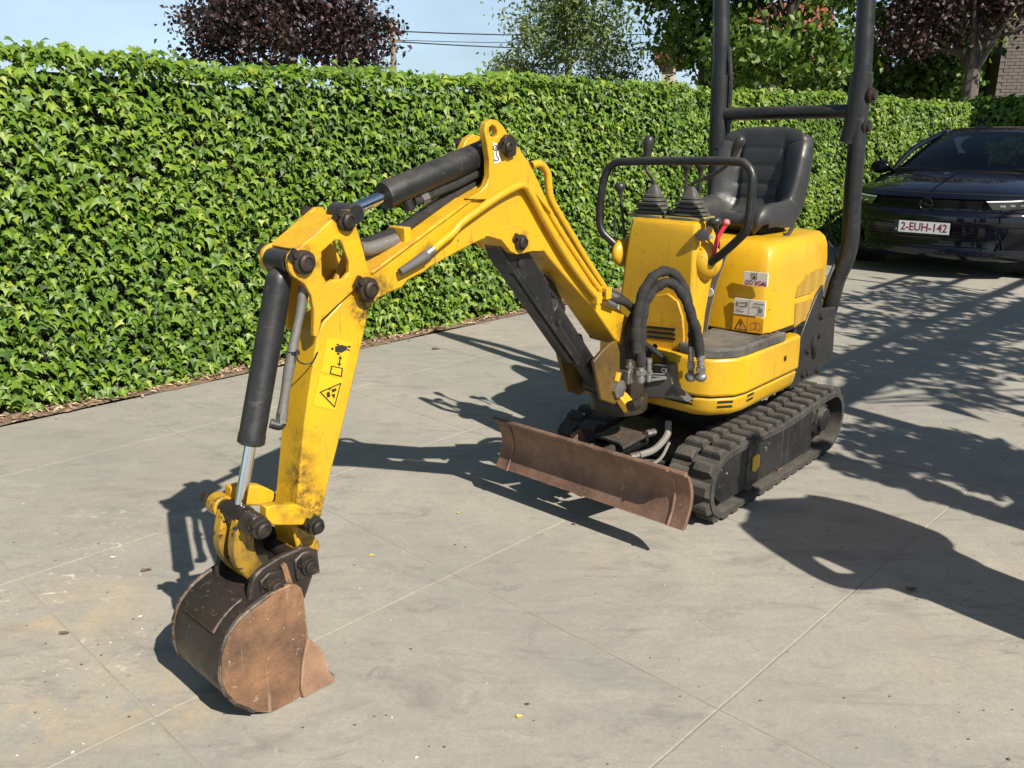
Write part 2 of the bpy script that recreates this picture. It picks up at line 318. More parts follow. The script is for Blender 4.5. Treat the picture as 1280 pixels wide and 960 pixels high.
# strip of soil and dry litter along the hedge
b = MB(); N = 90; lo, hi = [], []
for k in range(N + 1):
    a = -6 + 25 * k / N; q = 4.615 + .02 * math.sin(a * 5.1) + .015 * math.sin(a * 11.7)
    lo.append(HP(a, q, .003)); hi.append(HP(a, 5.6, .012))
b.add(lo + hi, [(k, k + 1, N + 2 + k, N + 1 + k) for k in range(N)])
tag(b.build('soil_strip', EARTH), kind='structure')
b = MB()
for k in range(5200):
    a = rng.uniform(-.5, 15); q = 4.66 + abs(rng.normal(0, .075)) - (.05 if rng.random() < .25 else 0) - (.10 * rng.random() if rng.random() < .1 else 0)
    c = HP(a, q, .008 + rng.random() * .012); l = rng.uniform(.008, .032); w = rng.uniform(.004, .012); t = rng.uniform(0, 6.28)
    ex = np.array([math.cos(t), math.sin(t), rng.normal(0, .25)]) * l; ey = np.array([-math.sin(t), math.cos(t), rng.normal(0, .35)]) * w
    b.add([c - ex, c + ey * .8 + ZV * .003, c + ex, c - ey + ZV * .002], [(0, 1, 2), (0, 2, 3)])
def tone_mat(name, cols, rough=.5, trans=0., spec=.5, attr='tone'):
    m, nt, n, bs = new_mat(name); at_ = n.new('ShaderNodeAttribute'); at_.attribute_name = attr; r = n.new('ShaderNodeValToRGB')
    e = r.color_ramp.elements
    while len(e) < len(cols): e.new(.5)
    for i, c in enumerate(cols): e[i].position = i / (len(cols) - 1); e[i].color = (*c, 1)
    nt.links.new(at_.outputs['Fac'], r.inputs[0]); nt.links.new(r.outputs[0], bs.inputs['Base Color'])
    bs.inputs['Roughness'].default_value = rough; bs.inputs['Specular IOR Level'].default_value = spec
    if trans:
        t = n.new('ShaderNodeBsdfTranslucent'); s_ = n.new('ShaderNodeMixShader'); s_.inputs[0].default_value = trans
        g = n.new('ShaderNodeMixRGB'); g.blend_type = 'MULTIPLY'; g.inputs[0].default_value = 1; g.inputs[2].default_value = (1.5, 1.35, .45, 1)
        nt.links.new(r.outputs[0], g.inputs[1]); nt.links.new(g.outputs[0], t.inputs[0])
        nt.links.new(bs.outputs[0], s_.inputs[1]); nt.links.new(t.outputs[0], s_.inputs[2]); nt.links.new(s_.outputs[0], n['Material Output'].inputs[0])
    return m
def set_tone(ob, vals):
    at_ = ob.data.attributes.new('tone', 'FLOAT', 'FACE'); at_.data.foreach_set('value', np.asarray(vals, np.float32))
LIT = tone_mat('dry_litter', [(.12, .07, .045), (.26, .17, .10), (.42, .30, .18), (.56, .46, .32)], .9)
ob = b.build('dry_litter', LIT, smooth=False); set_tone(ob, np.repeat(rng.random(5200), 2)); tag(ob, 'brown dry leaf litter and twigs along the foot of the hedge', 'litter', kind='stuff')
# crumbs of earth and grit on the concrete
b = MB(); ton = []
for k in range(360):
    px, py = rng.uniform(0, 1280), 400 + 560 * rng.random() ** .8
    if k % 3 == 0: px, py = rng.normal(120, 130), rng.normal(800, 110)
    g = ground(min(max(px, -50), 1320), max(py, 380)); 
    if g @ HN > 4.55 or g[1] > 9: continue
    s_ = rng.uniform(.0010, .0034) * (1.9 if rng.random() < .05 else 1)
    b.blob(g + ZV * s_ * .35, np.array([s_ * rng.uniform(.8, 1.8), s_ * .3, 0]), np.array([-s_ * .3, s_, 0]), ZV * s_ * .55, 5, 3); ton += [rng.random()] * (len(b.f) - len(ton))
ob = b.build('crumbs', tone_mat('grit', [(.05, .04, .03), (.13, .10, .075), (.3, .26, .2), (.62, .59, .52)], .9), smooth=False); set_tone(ob, ton)
tag(ob, 'scattered grit and earth crumbs on the concrete', 'grit', kind='stuff')

# ------------------------------------------------------------------ ivy leaves
LEAF2D = [(0, .08), (-.34, .34), (-.33, .10), (-.66, -.04), (-.30, -.22), (-.19, -.42), (0, -.95), (.19, -.42), (.30, -.22), (.66, -.04), (.33, .10), (.34, .34)]
def leaf_geo(fold, curl):
    V = [(0, 0, -.20)]                                     # x across, y out of the leaf, z down the leaf
    for x, z in LEAF2D: V.append((x, -abs(x) * fold - curl * (z + .1) ** 2, z))
    return np.array(V), [(0, i + 1, (i + 1) % 12 + 1) for i in range(12)]
LEAVES = [leaf_geo(f, c) for f, c in ((.35, .25), (.6, .1), (.2, .5), (.5, -.15), (.9, .3), (.1, .3))]
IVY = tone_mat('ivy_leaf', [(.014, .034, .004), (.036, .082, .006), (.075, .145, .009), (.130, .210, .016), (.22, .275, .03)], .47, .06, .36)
def leaf_frames(n, N, up):                                  # leaf normal n (N,3) -> rotation with tip hanging along -up
    y = n / np.linalg.norm(n, axis=1, keepdims=True); z = up - y * (up * y).sum(1, keepdims=True); z /= np.linalg.norm(z, axis=1, keepdims=True)
    x = np.cross(y, z); return np.stack([x, y, z], 2)
def ivy_batch(P, Nrm, Up, size, tone, name, parent, mat):
    N = len(P); Rm = leaf_frames(Nrm, N, Up); V = np.empty((N, 13, 3)); kind = rng.integers(0, len(LEAVES), N)
    for k, (lv, lf) in enumerate(LEAVES):
        s_ = kind == k; V[s_] = np.einsum('nij,vj->nvi', Rm[s_], lv) * size[s_, None, None] + P[s_, None, :]
    base = np.arange(N)[:, None, None] * 13; F = (np.array(LEAVES[0][1])[None] + base).reshape(-1, 3)
    V = V.reshape(-1, 3); o_ = V.mean(0); me = bpy.data.meshes.new(name); me.vertices.add(len(V)); me.vertices.foreach_set('co', (V - o_).astype(np.float32).ravel())
    me.loops.add(F.size); me.loops.foreach_set('vertex_index', F.astype(np.int32).ravel()); me.polygons.add(len(F)); me.polygons.foreach_set('loop_start', np.arange(0, F.size, 3, dtype=np.int32))
    me.update(calc_edges=True); me.validate(); me.shade_smooth(); me.materials.append(mat); ob = bpy.data.objects.new(name, me); COL.objects.link(ob)
    ob.parent = parent; ob.location = Vector(o_) - (world_of(parent) if parent else Vector()); set_tone(ob, np.repeat(tone, 12)); return ob
def wob(a, z): return .045 * np.sin(a * 2.3 + z * 1.7) + .03 * np.sin(a * 5.9 - z * 3.1) + .02 * np.sin(a * 13 + z * 7)
CORE = worn('hedge_core', (.006, .012, .003), (.012, .010, .005), (.010, .018, .004), .9, s=9, bstr=.4)
hedge = thing('ivy_hedge', 'long tall clipped ivy hedge running along the back of the concrete yard', 'hedge', HP(4.7, 5.1))
def hedge_front(a): return 4.74 - .006 * a
def hedge_top(a): return 1.762 + .018 * np.clip((a - 1.5) / 3, -1, 1) + .02 * np.sin(a * 1.3) + .018 * np.sin(a * 3.7 + 1) + .012 * np.sin(a * 9.1)
HA0, HA1 = -3.6, 15.0
b = MB(); rs = []
for a in np.linspace(HA0, HA1 - .05, 60):
    f = hedge_front(a); t = hedge_top(a) - .11; rs.append([HP(a, f + .15, 0), HP(a, f + .15, t - .05), HP(a, f + .2, t), HP(a, f + .75, t), HP(a, f + .75, 0)])
b.rings(rs); b.build('hedge_core', CORE, hedge)
NF = 74000; a = rng.uniform(HA0, HA1, NF); z = rng.uniform(.02, 1.82, NF) * 1.0; layer = rng.random(NF) < .6
far_thin = (a < 8) | (rng.random(NF) < .75); a, z, layer = a[far_thin], z[far_thin], layer[far_thin]; NF = len(a)
dep = np.where(layer, rng.normal(0, .015, NF), rng.uniform(.02, .10, NF)) + wob(a, z) * .6
P = HD * a[:, None] + HN * (hedge_front(a) + dep)[:, None] + ZV * z[:, None]
keep = z < hedge_top(a) + rng.normal(0, .02, NF); P, a, z, layer = P[keep], a[keep], z[keep], layer[keep]; NF = len(P)
Nr = -HN * 1.0 + ZV * rng.normal(.68, .38, NF)[:, None] + HD * rng.normal(0, .5, NF)[:, None]
Up = ZV * 1.0 + HD * rng.normal(0, .38, NF)[:, None] - HN * .1
size = np.clip(rng.normal(.0385, .011, NF), .018, .078) * np.where(rng.random(NF) < .12, 1.18, 1) * np.where(a > 8, 1.15, 1)
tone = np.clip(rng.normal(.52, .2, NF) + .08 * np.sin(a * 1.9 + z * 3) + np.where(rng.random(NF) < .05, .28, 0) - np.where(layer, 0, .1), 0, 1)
NT = 14000; a2 = rng.uniform(HA0, HA1, NT); q2 = rng.uniform(-.03, .75, NT); z2 = hedge_top(a2) + rng.normal(-.012, .015, NT) - np.clip(.05 - q2, 0, 1) * .5 + np.where(rng.random(NT) < .03, rng.uniform(.0, .06, NT), 0)
P2 = HD * a2[:, None] + HN * (hedge_front(a2) + q2)[:, None] + ZV * z2[:, None]
N2 = ZV * 1. - HN * rng.normal(.6, .4, NT)[:, None] + HD * rng.normal(0, .4, NT)[:, None]; U2 = HN * 1. + ZV * .4 + HD * rng.normal(0, .6, NT)[:, None]
NE = 700; z3 = rng.uniform(.05, 1.8, NE); q3 = rng.uniform(0, .75, NE)                                   # far end of the hedge
P3 = HD * (HA1 + rng.normal(0, .03, NE))[:, None] + HN * (hedge_front(HA1) + q3)[:, None] + ZV * z3[:, None]
N3 = HD * 1. + ZV * rng.normal(.4, .4, NE)[:, None] + HN * rng.normal(0, .4, NE)[:, None]; U3 = ZV * 1. + HN * rng.normal(0, .4, NE)[:, None]
P = np.concatenate([P, P2, P3]); Nr = np.concatenate([Nr, N2, N3]); Up = np.concatenate([Up, U2, U3])
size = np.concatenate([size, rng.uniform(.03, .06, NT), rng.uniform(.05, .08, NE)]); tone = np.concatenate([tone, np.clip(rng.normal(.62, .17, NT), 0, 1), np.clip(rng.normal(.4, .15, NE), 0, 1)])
Pc = P - CC; dz = Pc @ np.array([0, cp_, -sp_]); pxx = CXP + F_PX * Pc[:, 0] / dz; pyy = CYP - F_PX * (Pc @ np.array([0, sp_, cp_])) / dz
inv = (pxx > 12) & (pxx < 1270) & (pyy > 20) & (pyy < 560) & (dz > 0) & (np.arange(len(P)) < NF); front_ok = np.zeros(len(P), bool); front_ok[:NF] = layer
score = np.where(inv & front_ok, size / np.maximum(dz, .1), -1); big = np.argsort(-score)[:300]; rest = np.ones(len(P), bool); rest[big] = False
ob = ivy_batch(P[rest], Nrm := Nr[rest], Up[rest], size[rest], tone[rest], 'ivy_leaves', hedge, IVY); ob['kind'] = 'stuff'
one = []                                                    # the 300 leaves that show largest, one object each
for k, (lv, lf) in enumerate(LEAVES):
    for t in (.36, .5, .62, .78):
        me = bpy.data.meshes.new('ivy_leaf'); me.from_pydata(lv.tolist(), [], lf); me.shade_smooth(); me.materials.append(IVY)
        q = me.attributes.new('tone', 'FLOAT', 'FACE'); q.data.foreach_set('value', np.full(12, t, np.float32)); one.append(me)
RB = leaf_frames(Nr[big], 300, Up[big])
for k, i in enumerate(big): share(one[rng.integers(0, len(one))], 'ivy_leaf', hedge, Vector(P[i]) - world_of(hedge), Matrix(RB[k].tolist()).to_quaternion(), float(size[i]))
def short_hedge(label, a0, a1, p0, p1, h, nrm_dens=420):
    t = thing('ivy_hedge', label, 'hedge', HP((a0 + a1) / 2, (p0 + p1) / 2)); e = .06
    MB().fbox(lambda x, y, z: HP(x, y, z), a0 + e, a1 - e, p0 + e, p1 - e, 0, h - e).build('hedge_core', CORE, t, bevel=.05)
    PP, NN, UU = [], [], []
    for (fa, A, Bv, nv) in (('e', (a0, p0), (a0, p1), -HD), ('f', (a0, p0), (a1, p0), -HN), ('t', None, None, ZV)):
        area = ((p1 - p0) if fa == 'e' else (a1 - a0)) * (h if fa != 't' else (p1 - p0)); n = int(area * nrm_dens)
        u, v = rng.random(n), rng.random(n)
        if fa == 'e': q = HP(a0, 0) + HN * (p0 + (p1 - p0) * u)[:, None] + ZV * (h * v)[:, None]
        elif fa == 'f': q = HN * p0 + HD * (a0 + (a1 - a0) * u)[:, None] + ZV * (h * v)[:, None]
        else: q = ZV * h + HD * (a0 + (a1 - a0) * u)[:, None] + HN * (p0 + (p1 - p0) * v)[:, None]
        q = q + rng.normal(0, .03, (n, 3)); s_ = np.cross(nv, ZV) if fa != 't' else HD
        PP.append(q); NN.append(nv + rng.normal(0, .4, (n, 3)) + (ZV * .45 if fa != 't' else 0)); UU.append((ZV if fa != 't' else HN) + rng.normal(0, .35, (n, 3)))
    PP, NN, UU = map(np.concatenate, (PP, NN, UU)); n = len(PP)
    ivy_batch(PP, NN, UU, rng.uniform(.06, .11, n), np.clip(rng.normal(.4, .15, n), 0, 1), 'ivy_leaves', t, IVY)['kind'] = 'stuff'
short_hedge('dark shaded hedge block just past the far end of the long ivy hedge', 16.3, 18.6, 4.05, 5.2, 1.86)
short_hedge('farther low hedge block at the right edge behind the black car roof', 19.5, 22.5, 3.3, 4.9, 1.9)
# ------------------------------------------------------------------ trees
BARK = worn('grey_bark', (.13, .11, .09), (.06, .05, .04), (.22, .2, .17), .9, s=6, dirt=.8, chips=.05, bstr=.7)
BARKD = worn('dark_bark', (.035, .028, .022), (.02, .016, .012), (.07, .06, .05), .9, s=6, dirt=.8, chips=0, bstr=.7)
GREEN = tone_mat('green_foliage', [(.020, .05, .008), (.052, .115, .014), (.105, .18, .022), (.17, .245, .034)], .5, .28)
PALE = tone_mat('pale_foliage', [(.045, .075, .022), (.095, .15, .042), (.16, .22, .07), (.23, .29, .12)], .5, .25)
COPPER = tone_mat('copper_foliage', [(.008, .004, .005), (.020, .010, .011), (.040, .017, .018), (.078, .034, .030)], .5, .1)
OLIVE = tone_mat('bush_foliage', [(.03, .05, .012), (.065, .095, .02), (.11, .145, .032), (.15, .18, .05)], .55, .2)
def leaf_cloud(C, rad, per, size, narrow, name, parent, mat, tone_c, tone_s=.2):
    """leaf blades in clumps: C clump centres (n,3), rad clump radius, per leaves a clump"""
    n = len(C) * per; P = np.repeat(C, per, 0) + rng.normal(0, rad, (n, 3)) * np.array([1, 1, .75])
    A = rng.normal(0, 1, (n, 3)); A[:, 2] -= .5; A /= np.linalg.norm(A, axis=1, keepdims=True); Q = rng.normal(0, 1, (n, 3)); Q -= A * (A * Q).sum(1, keepdims=True); Q /= np.linalg.norm(Q, axis=1, keepdims=True)
    s_ = size * rng.uniform(.6, 1.3, n)[:, None]; w = s_ * narrow; Nn = np.cross(A, Q)
    V = np.stack([P - A * s_, P + Q * w + Nn * w * .35 - A * s_ * .1, P + A * s_, P - Q * w + Nn * w * .35 - A * s_ * .1], 1).reshape(-1, 3)
    F = (np.array([[0, 1, 2], [0, 2, 3]])[None] + np.arange(n)[:, None, None] * 4).reshape(-1, 3)
    o_ = V.mean(0); me = bpy.data.meshes.new(name); me.vertices.add(len(V)); me.vertices.foreach_set('co', (V - o_).astype(np.float32).ravel())
    me.loops.add(F.size); me.loops.foreach_set('vertex_index', F.astype(np.int32).ravel()); me.polygons.add(len(F)); me.polygons.foreach_set('loop_start', np.arange(0, F.size, 3, dtype=np.int32))
    me.update(calc_edges=True); me.materials.append(mat); ob = bpy.data.objects.new(name, me); COL.objects.link(ob); ob.parent = parent
    ob.location = Vector(o_) - world_of(parent); tc = np.repeat(np.repeat(np.clip(rng.normal(tone_c, tone_s * .6, len(C)), 0, 1), per) + rng.normal(0, tone_s, n), 2)
    set_tone(ob, np.clip(tc, 0, 1)); return ob
def tree(name, label, cat, base, trunk_r, trunk_h, blobs, nclump, per, size, mat, bark, rad=.28, narrow=.55, tone_c=.5, group=None, hollow=.35, lean=(0, 0), limb_n=14):
    """blobs: (dx, dy, z, rx, ry, rz) crown masses; limbs run from the trunk to the clumps"""
    base = np.asarray(base, float); t = thing(name, label, cat, base, group); tb = MB(); topp = base + np.array([lean[0], lean[1], trunk_h])
    tb.tube([base - ZV * .05, base + (topp - base) * .35 + rng.normal(0, .03, 3), topp], trunk_r, 9, 5, rf=lambda q: 1.15 - .55 * q)
    wts = np.array([x[3] * x[4] * x[5] for x in blobs]) ** .7; wts /= wts.sum(); C = []
    for (dx, dy, z, rx, ry, rz), w in zip(blobs, wts):
        n = max(3, int(nclump * w)); u = rng.normal(0, 1, (n, 3)); u /= np.linalg.norm(u, axis=1, keepdims=True)
        rr = (hollow + (1 - hollow) * rng.random(n) ** .6) * rng.uniform(.8, 1.12, n); C.append(base + np.array([dx, dy, z]) + u * rr[:, None] * np.array([rx, ry, rz]))
        for k in range(max(2, int(limb_n * w))):
            e = C[-1][rng.integers(0, n)]; s_ = base + (topp - base) * rng.uniform(.55, 1.0); m_ = (s_ * .5 + e * .5) + np.array([0, 0, -.05 * np.linalg.norm(e - s_)])
            tb.tube([s_, m_, e], trunk_r * .34, 5, 3, rf=lambda q: 1 - .85 * q)
    tb.build('trunk', bark, t)
    leaf_cloud(np.concatenate(C), rad, per, size, narrow, 'crown', t, mat, tone_c); return t
def gz(p): return np.array([p[0], p[1], 0])
# copper beech behind the hedge on the left
tree('copper_beech', 'dark purple copper beech rising behind the hedge at upper left, beside the pole', 'tree', gz(at(360, 40, 15)), .13, 4.6,
     [(0, 0, 3.05, 1.5, 1.5, .85), (-.95, 0, 2.75, .85, .9, .5), (.95, 0, 2.75, .85, .9, .5), (-.1, 0, 4.3, 1.5, 1.5, 1.1), (.85, 0, 3.3, .8, .8, .6), (-.95, .1, 3.2, .75, .8, .4), (.2, 0, 5.7, 1.2, 1.1, 1.2)], 620, 40, .048, COPPER, BARK, .17, .6, .45, hollow=.25, limb_n=40)
tree('pale_tree', 'tall airy pale green tree with thin crown behind the hedge, crossed by wires', 'tree', gz(at(712, 40, 27)), .14, 5.5,
     [(-.7, 0, 4.1, 1.25, 1.2, 1.0), (.4, 0, 4.9, 1.25, 1.2, 1.3), (-.1, 0, 6.4, 1.2, 1.1, 1.2), (1.0, .2, 3.9, .9, .9, .9), (-1.5, 0, 3.2, .6, .6, .7)], 290, 30, .085, PALE, BARK, .24, .38, .5, hollow=.2, limb_n=46)
for (px, py, D, rx, rz, z, m_, lab) in ((690, 75, 24, 1.5, .95, 2.75, OLIVE, 'low olive green bush below the pale airy tree behind the hedge'), (775, 85, 22, 1.0, .85, 2.65, OLIVE, 'rounded dull green bush left of the small tiled house corner'),
                                   (640, 78, 23, .5, .55, 2.55, OLIVE, 'small bush at the left foot of the pale airy tree')):
    tree('bush', lab, 'bush', gz(at(px, py, D)), .06, 1.6, [(0, 0, z, rx, rx * .8, rz), (-.4 * rx, 0, z - .5, rx * .8, rx * .7, rz)], 110, 26, .055, m_, BARKD, .2, .4, .5, limb_n=60)
# broad green trees
tree('plane_tree', 'large dark green broadleaf tree behind the hedge, left of the canopy posts', 'tree', gz(at(885, 40, 21)), .2, 4.5,
     [(-1.2, 0, 4.9, 1.5, 1.3, .9), (-.55, -.3, 3.3, .75, .9, .55), (.2, -.2, 4.0, 1.4, 1.3, 1.0), (.6, 0, 2.9, 1.1, 1.2, .7), (.9, 0, 5.3, 1.1, 1.2, .9), (0, 0, 6.3, 2.3, 2, 1.5)], 430, 32, .088, GREEN, BARKD, .26, .62, .5, hollow=.3)
tree('maple_tree', 'bright green maple behind the hedge between the two black canopy posts', 'tree', gz(at(985, 60, 19)), .16, 3.8,
     [(-.6, 0, 2.75, 1.1, 1.0, .75), (.6, 0, 2.9, 1.0, 1, .8), (1.0, .3, 4.4, 1.1, 1.0, 1.0), (-.9, .2, 5.0, 1.2, 1.1, .8), (.2, .3, 6.0, 1.8, 1.6, 1.1)], 270, 30, .09, GREEN, BARKD, .24, .62, .55, hollow=.3)
tree('oak_tree', 'loose green tree with dark straight trunk behind the hedge, right of the canopy posts', 'tree', gz(at(1143, 80, 22)), .17, 5.0,
     [(-.6, 0, 4.4, 1.5, 1.3, 1.1), (.9, 0, 3.6, 1.1, 1.1, .9), (-1.2, 0, 3.0, .9, .9, .7), (.2, .2, 5.8, 2.0, 1.8, 1.3), (.5, 0, 2.5, 1.0, .9, .4)], 230, 28, .10, GREEN, BARKD, .26, .62, .45, hollow=.25, limb_n=24)
tree('shrub_tree', 'dark green shrub under the trees directly behind the right canopy post', 'tree', gz(at(1075, 100, 24)), .1, 2.2, [(0, 0, 2.6, 1.6, 1.2, .8), (-1.1, 0, 2.6, 1.2, 1, .7), (1.3, .4, 2.5, 1.2, 1, .6)], 160, 28, .095, GREEN, BARKD, .26, .6, .35)
tree('copper_beech', 'purple copper beech with a pale grey trunk at upper right, before the brick building', 'tree', gz(at(1214, 90, 20)), .21, 4.2,
     [(-.3, 0, 4.2, 1.7, 1.5, .9), (.8, -.2, 4.0, 1.1, 1.1, .75), (-1.3, 0, 3.4, .9, .9, .65), (.2, 0, 5.6, 2.0, 1.8, 1.2)], 400, 34, .058, COPPER, BARK, .2, .6, .6, hollow=.3, limb_n=30)
tree('shrub_tree', 'small green shrub at the foot of the pale grey beech trunk', 'tree', gz(at(1222, 110, 21.5)), .06, 1.8, [(-.75, .2, 2.4, .45, .5, .5)], 60, 26, .085, GREEN, BARKD, .2, .6, .55)

# ------------------------------------------------------------------ houses
TILE = worn('roof_tile', (.25, .082, .05), (.17, .06, .04), (.42, .2, .12), .75, s=3, dirt=.6, chips=-.02)
REND = worn('pale_render', (.52, .44, .35), (.36, .3, .24), (.55, .5, .42), .85, s=2, dirt=.5, chips=-.1)
BRICK = worn('grey_brick', (.13, .11, .10), (.08, .07, .065), (.19, .165, .145), .9, s=5, dirt=.6, chips=0)
GLASS = plain('window_glass', (.02, .025, .03), .08); FRAMEP = plain('window_frame_paint', (.6, .6, .57), .5)
def roof(parent, C, ex, ey, half_w, eave, ridge, rows, cols, th=.06):
    """one roof slope per side with overlapping tile courses; ex along the ridge, ey down the slope (horizontal)"""
    for sgn in (1, -1):
        body = MB(); b = MB(); e2 = ey * sgn
        S = lambda u, v: C + ex * (u * half_w) + e2 * (eave[1] * v) + ZV * (ridge + (eave[0] - ridge) * v)
        nrm = np.cross(S(1, 0) - S(-1, 0), S(-1, 1) - S(-1, 0)); nrm /= np.linalg.norm(nrm); nrm *= np.sign(nrm[2])
        body.prism([S(-1, 0), S(1, 0), S(1, 1), S(-1, 1)], [p - nrm * .08 for p in (S(-1, 0), S(1, 0), S(1, 1), S(-1, 1))]); r_ = body.build('roof', TILE, parent, smooth=False)
        for i in range(rows):
            for j in range(cols):
                u0, u1 = -1 + 2 * j / cols, -1 + 2 * (j + 1) / cols; v0, v1 = i / rows, (i + 1.12) / rows; um = (u0 + u1) / 2
                A = [S(u0, v0) + nrm * .012, S(um, v0) + nrm * .05, S(u1, v0) + nrm * .012]; Bv = [S(u0, v1) + nrm * .035, S(um, v1) + nrm * .085, S(u1, v1) + nrm * .035]
                b.add(A + Bv + [p - nrm * .03 for p in Bv], [(0, 1, 4, 3), (1, 2, 5, 4), (3, 4, 7, 6), (4, 5, 8, 7)])
        b.build('roof_tiles', TILE, r_, smooth=False)['kind'] = 'stuff'
def house(label, C, ex, ey, half_w, half_d, wall_h, ridge, mat, rows, cols, windows=(), over=.35):
    t = thing('house', label, 'house', C); T = lambda x, y, z: C + ex * x + ey * y + ZV * z
    w = MB(); n0 = [T(-half_w, -half_d, 0), T(half_w, -half_d, 0), T(half_w, half_d, 0), T(-half_w, half_d, 0)]
    w.prism(n0, [p + ZV * wall_h for p in n0])
    for s in (-1, 1): w.prism([T(s * half_w, -half_d, wall_h), T(s * half_w, half_d, wall_h), T(s * half_w, 0, ridge - .1)], [T(s * (half_w - .25), -half_d, wall_h), T(s * (half_w - .25), half_d, wall_h), T(s * (half_w - .25), 0, ridge - .1)])
    w.build('wall', mat, t, smooth=False)
    roof(t, C, ex, ey, half_w + over, (wall_h - .12, half_d + over), ridge, rows, cols)
    for (x, z, ww, hh) in windows:
        f = MB(); y = -half_d - .03
        for a0, a1, b0, b1 in ((x - ww, x + ww, z - hh, z - hh + .07), (x - ww, x + ww, z + hh - .07, z + hh), (x - ww, x - ww + .07, z - hh, z + hh), (x + ww - .07, x + ww, z - hh, z + hh)): f.fbox(T, a0, a1, y, y + .05, b0, b1)
        fo = f.build('window', FRAMEP, t, smooth=False); MB().fbox(T, x - ww, x + ww, y + .02, y + .045, z - hh, z + hh).build('pane', GLASS, fo, smooth=False)
    return t
hx = azv(-12); hy = azv(78)
house('house with red tiled roof showing through tree leaves between the black canopy posts', gz(at(968, 60, 34)) + hy * 3, hx, hy, 1.9, 3.4, 3.5, 6.1, REND, 12, 26, [(-.9, 2.4, .5, .6), (.9, 2.4, .5, .6)])
house('small pale outbuilding with red tiled eave behind the hedge, left of the canopy', gz(at(834, 80, 26)) + hy * 1.5, hx, hy, .16, 1.3, 3.3, 3.72, REND, 8, 5, [(.0, 1.6, .1, .3)], over=.2)
# grey brick building at the right edge, courses built
C = gz(at(1247, 100, 22)); t = thing('brick_building', 'grey brick building at the right edge behind the copper beech', 'building', C); ex, ey = azv(-6), azv(84)
T = lambda x, y, z: C + ex * x + ey * y + ZV * z
w = MB().fbox(T, 0, 5, 0, 4, 0, 4.4).build('wall', BRICK, t, smooth=False); b = MB(); ton = []
for k in range(56):
    for j in range(22):
        x0 = -.01 + j * .23 + (.115 if k % 2 else 0); b.fbox(T, x0, x0 + .218, -.012 - .006 * rng.random(), .02, k * .077, k * .077 + .065)
b.build('brick_courses', BRICK, w, smooth=False)['kind'] = 'stuff'
MB().fbox(T, -1.1, -.02, .6, 3.5, 0, 3.2).build('side_wing', worn('dark_cladding', (.05, .048, .05), (.03, .03, .03), (.08, .08, .08), .8), t, smooth=False)
roof(t, T(2.5, 2, 0), ex, ey, 2.8, (4.3, 2.3), 5.9, 8, 20)
f = MB().fbox(T, 1.2, 2.2, -.05, .0, 1.2, 2.4).build('window', FRAMEP, t, smooth=False); MB().fbox(T, 1.28, 2.12, -.06, -.045, 1.28, 2.32).build('pane', GLASS, f, smooth=False)

# ------------------------------------------------------------------ utility pole with wires
PC = at(492, 78, 30); WOODP = worn('weathered_pole', (.24, .19, .15), (.14, .11, .09), (.3, .26, .22), .9, s=4, dirt=.7)
pole = thing('utility_pole', 'brownish utility pole standing right of the left copper beech, carrying wires', 'pole', gz(PC)); hp_ = at(492, 24, 30)[2]
MB().cyl(gz(PC), gz(PC) + ZV * hp_, .11, 12, .085).build('post', WOODP, pole)
for py in (39, 52, 30):
    z = at(492, py, 30)[2]; MB().obox(gz(PC) + ZV * z, (.26, 0, 0), (0, .05, 0), (0, 0, .03)).build('crossarm', WOODP, pole, smooth=False)
    MB().turned(gz(PC) + np.array([.2, 0, z + .03]), ZV, [(0, .03), (.04, .045), (.06, .03), (.09, .045), (.11, .02)], 10).build('insulator', PLASTIC, pole)
pole2 = thing('utility_pole', 'second utility pole hidden in the green trees at right, holding the far wire ends', 'pole', gz(at(1010, 60, 42)))
MB().cyl(gz(at(1010, 60, 42)), gz(at(1010, 60, 42)) + ZV * at(1010, 28, 42)[2], .11, 12, .085).build('post', WOODP, pole2)
for n_, (y0, ym, y1) in {'upper thin black wire from the utility pole across the sky': (39, 44, 42), 'lower thin black wire from the utility pole across the sky': (52, 61, 64), 'faint middle wire from the utility pole across the sky': (50, 53.5, 53)}.items():
    A, Cc2 = at(494, y0, 30), at(1010, y1, 42); Bm = at(690, ym, 34); tag(MB().tube([A, at(590, (y0 + ym) / 2 + 1, 31.8), Bm, at(830, (ym + y1) / 2, 37.5), Cc2], .021 if 'faint' not in n_ else .012, 6, 5).build('overhead_wire', DARK), n_, 'wire', 'overhead wires')
# ================================================================== MINI EXCAVATOR
dig = thing('mini_excavator', 'small yellow mini excavator with black canopy posts and rubber tracks on the concrete', 'excavator', M(-.1, .02, 0))
# ---- undercarriage --------------------------------------------------
FX, FZ, FR = .312, .150, .126; RX, RZ, RR = -.625, .158, .134       # idler and sprocket centres, belt outer radius
def track_path(n_arc=16, n_run=14):
    """closed belt line (x, z, nx, nz), outer face"""
    out = []
    d = math.hypot(FX - RX, FZ - RZ); al = math.asin((FR - RR) / d)
    for k in range(n_arc + 1):
        t = math.pi / 2 - math.pi * k / n_arc; out.append((FX + FR * math.cos(t), FZ + FR * math.sin(t), math.cos(t), math.sin(t)))
    zb0 = FZ - FR; zb1 = RZ - RR
    for k in range(1, n_run): q = k / n_run; out.append((FX + (RX - FX) * q, zb0 + (zb1 - zb0) * q, 0, -1))
    for k in range(n_arc + 1):
        t = -math.pi / 2 - math.pi * k / n_arc; out.append((RX + RR * math.cos(t), RZ + RR * math.sin(t), math.cos(t), math.sin(t)))
    zt0, zt1 = RZ + RR, FZ + FR
    for k in range(1, n_run): q = k / n_run; sag = -.010 * math.sin(q * math.pi) + .004 * math.sin(q * 3 * math.pi); out.append((RX + (FX - RX) * q, zt0 + (zt1 - zt0) * q + sag, 0, 1))
    return out
TP = track_path()
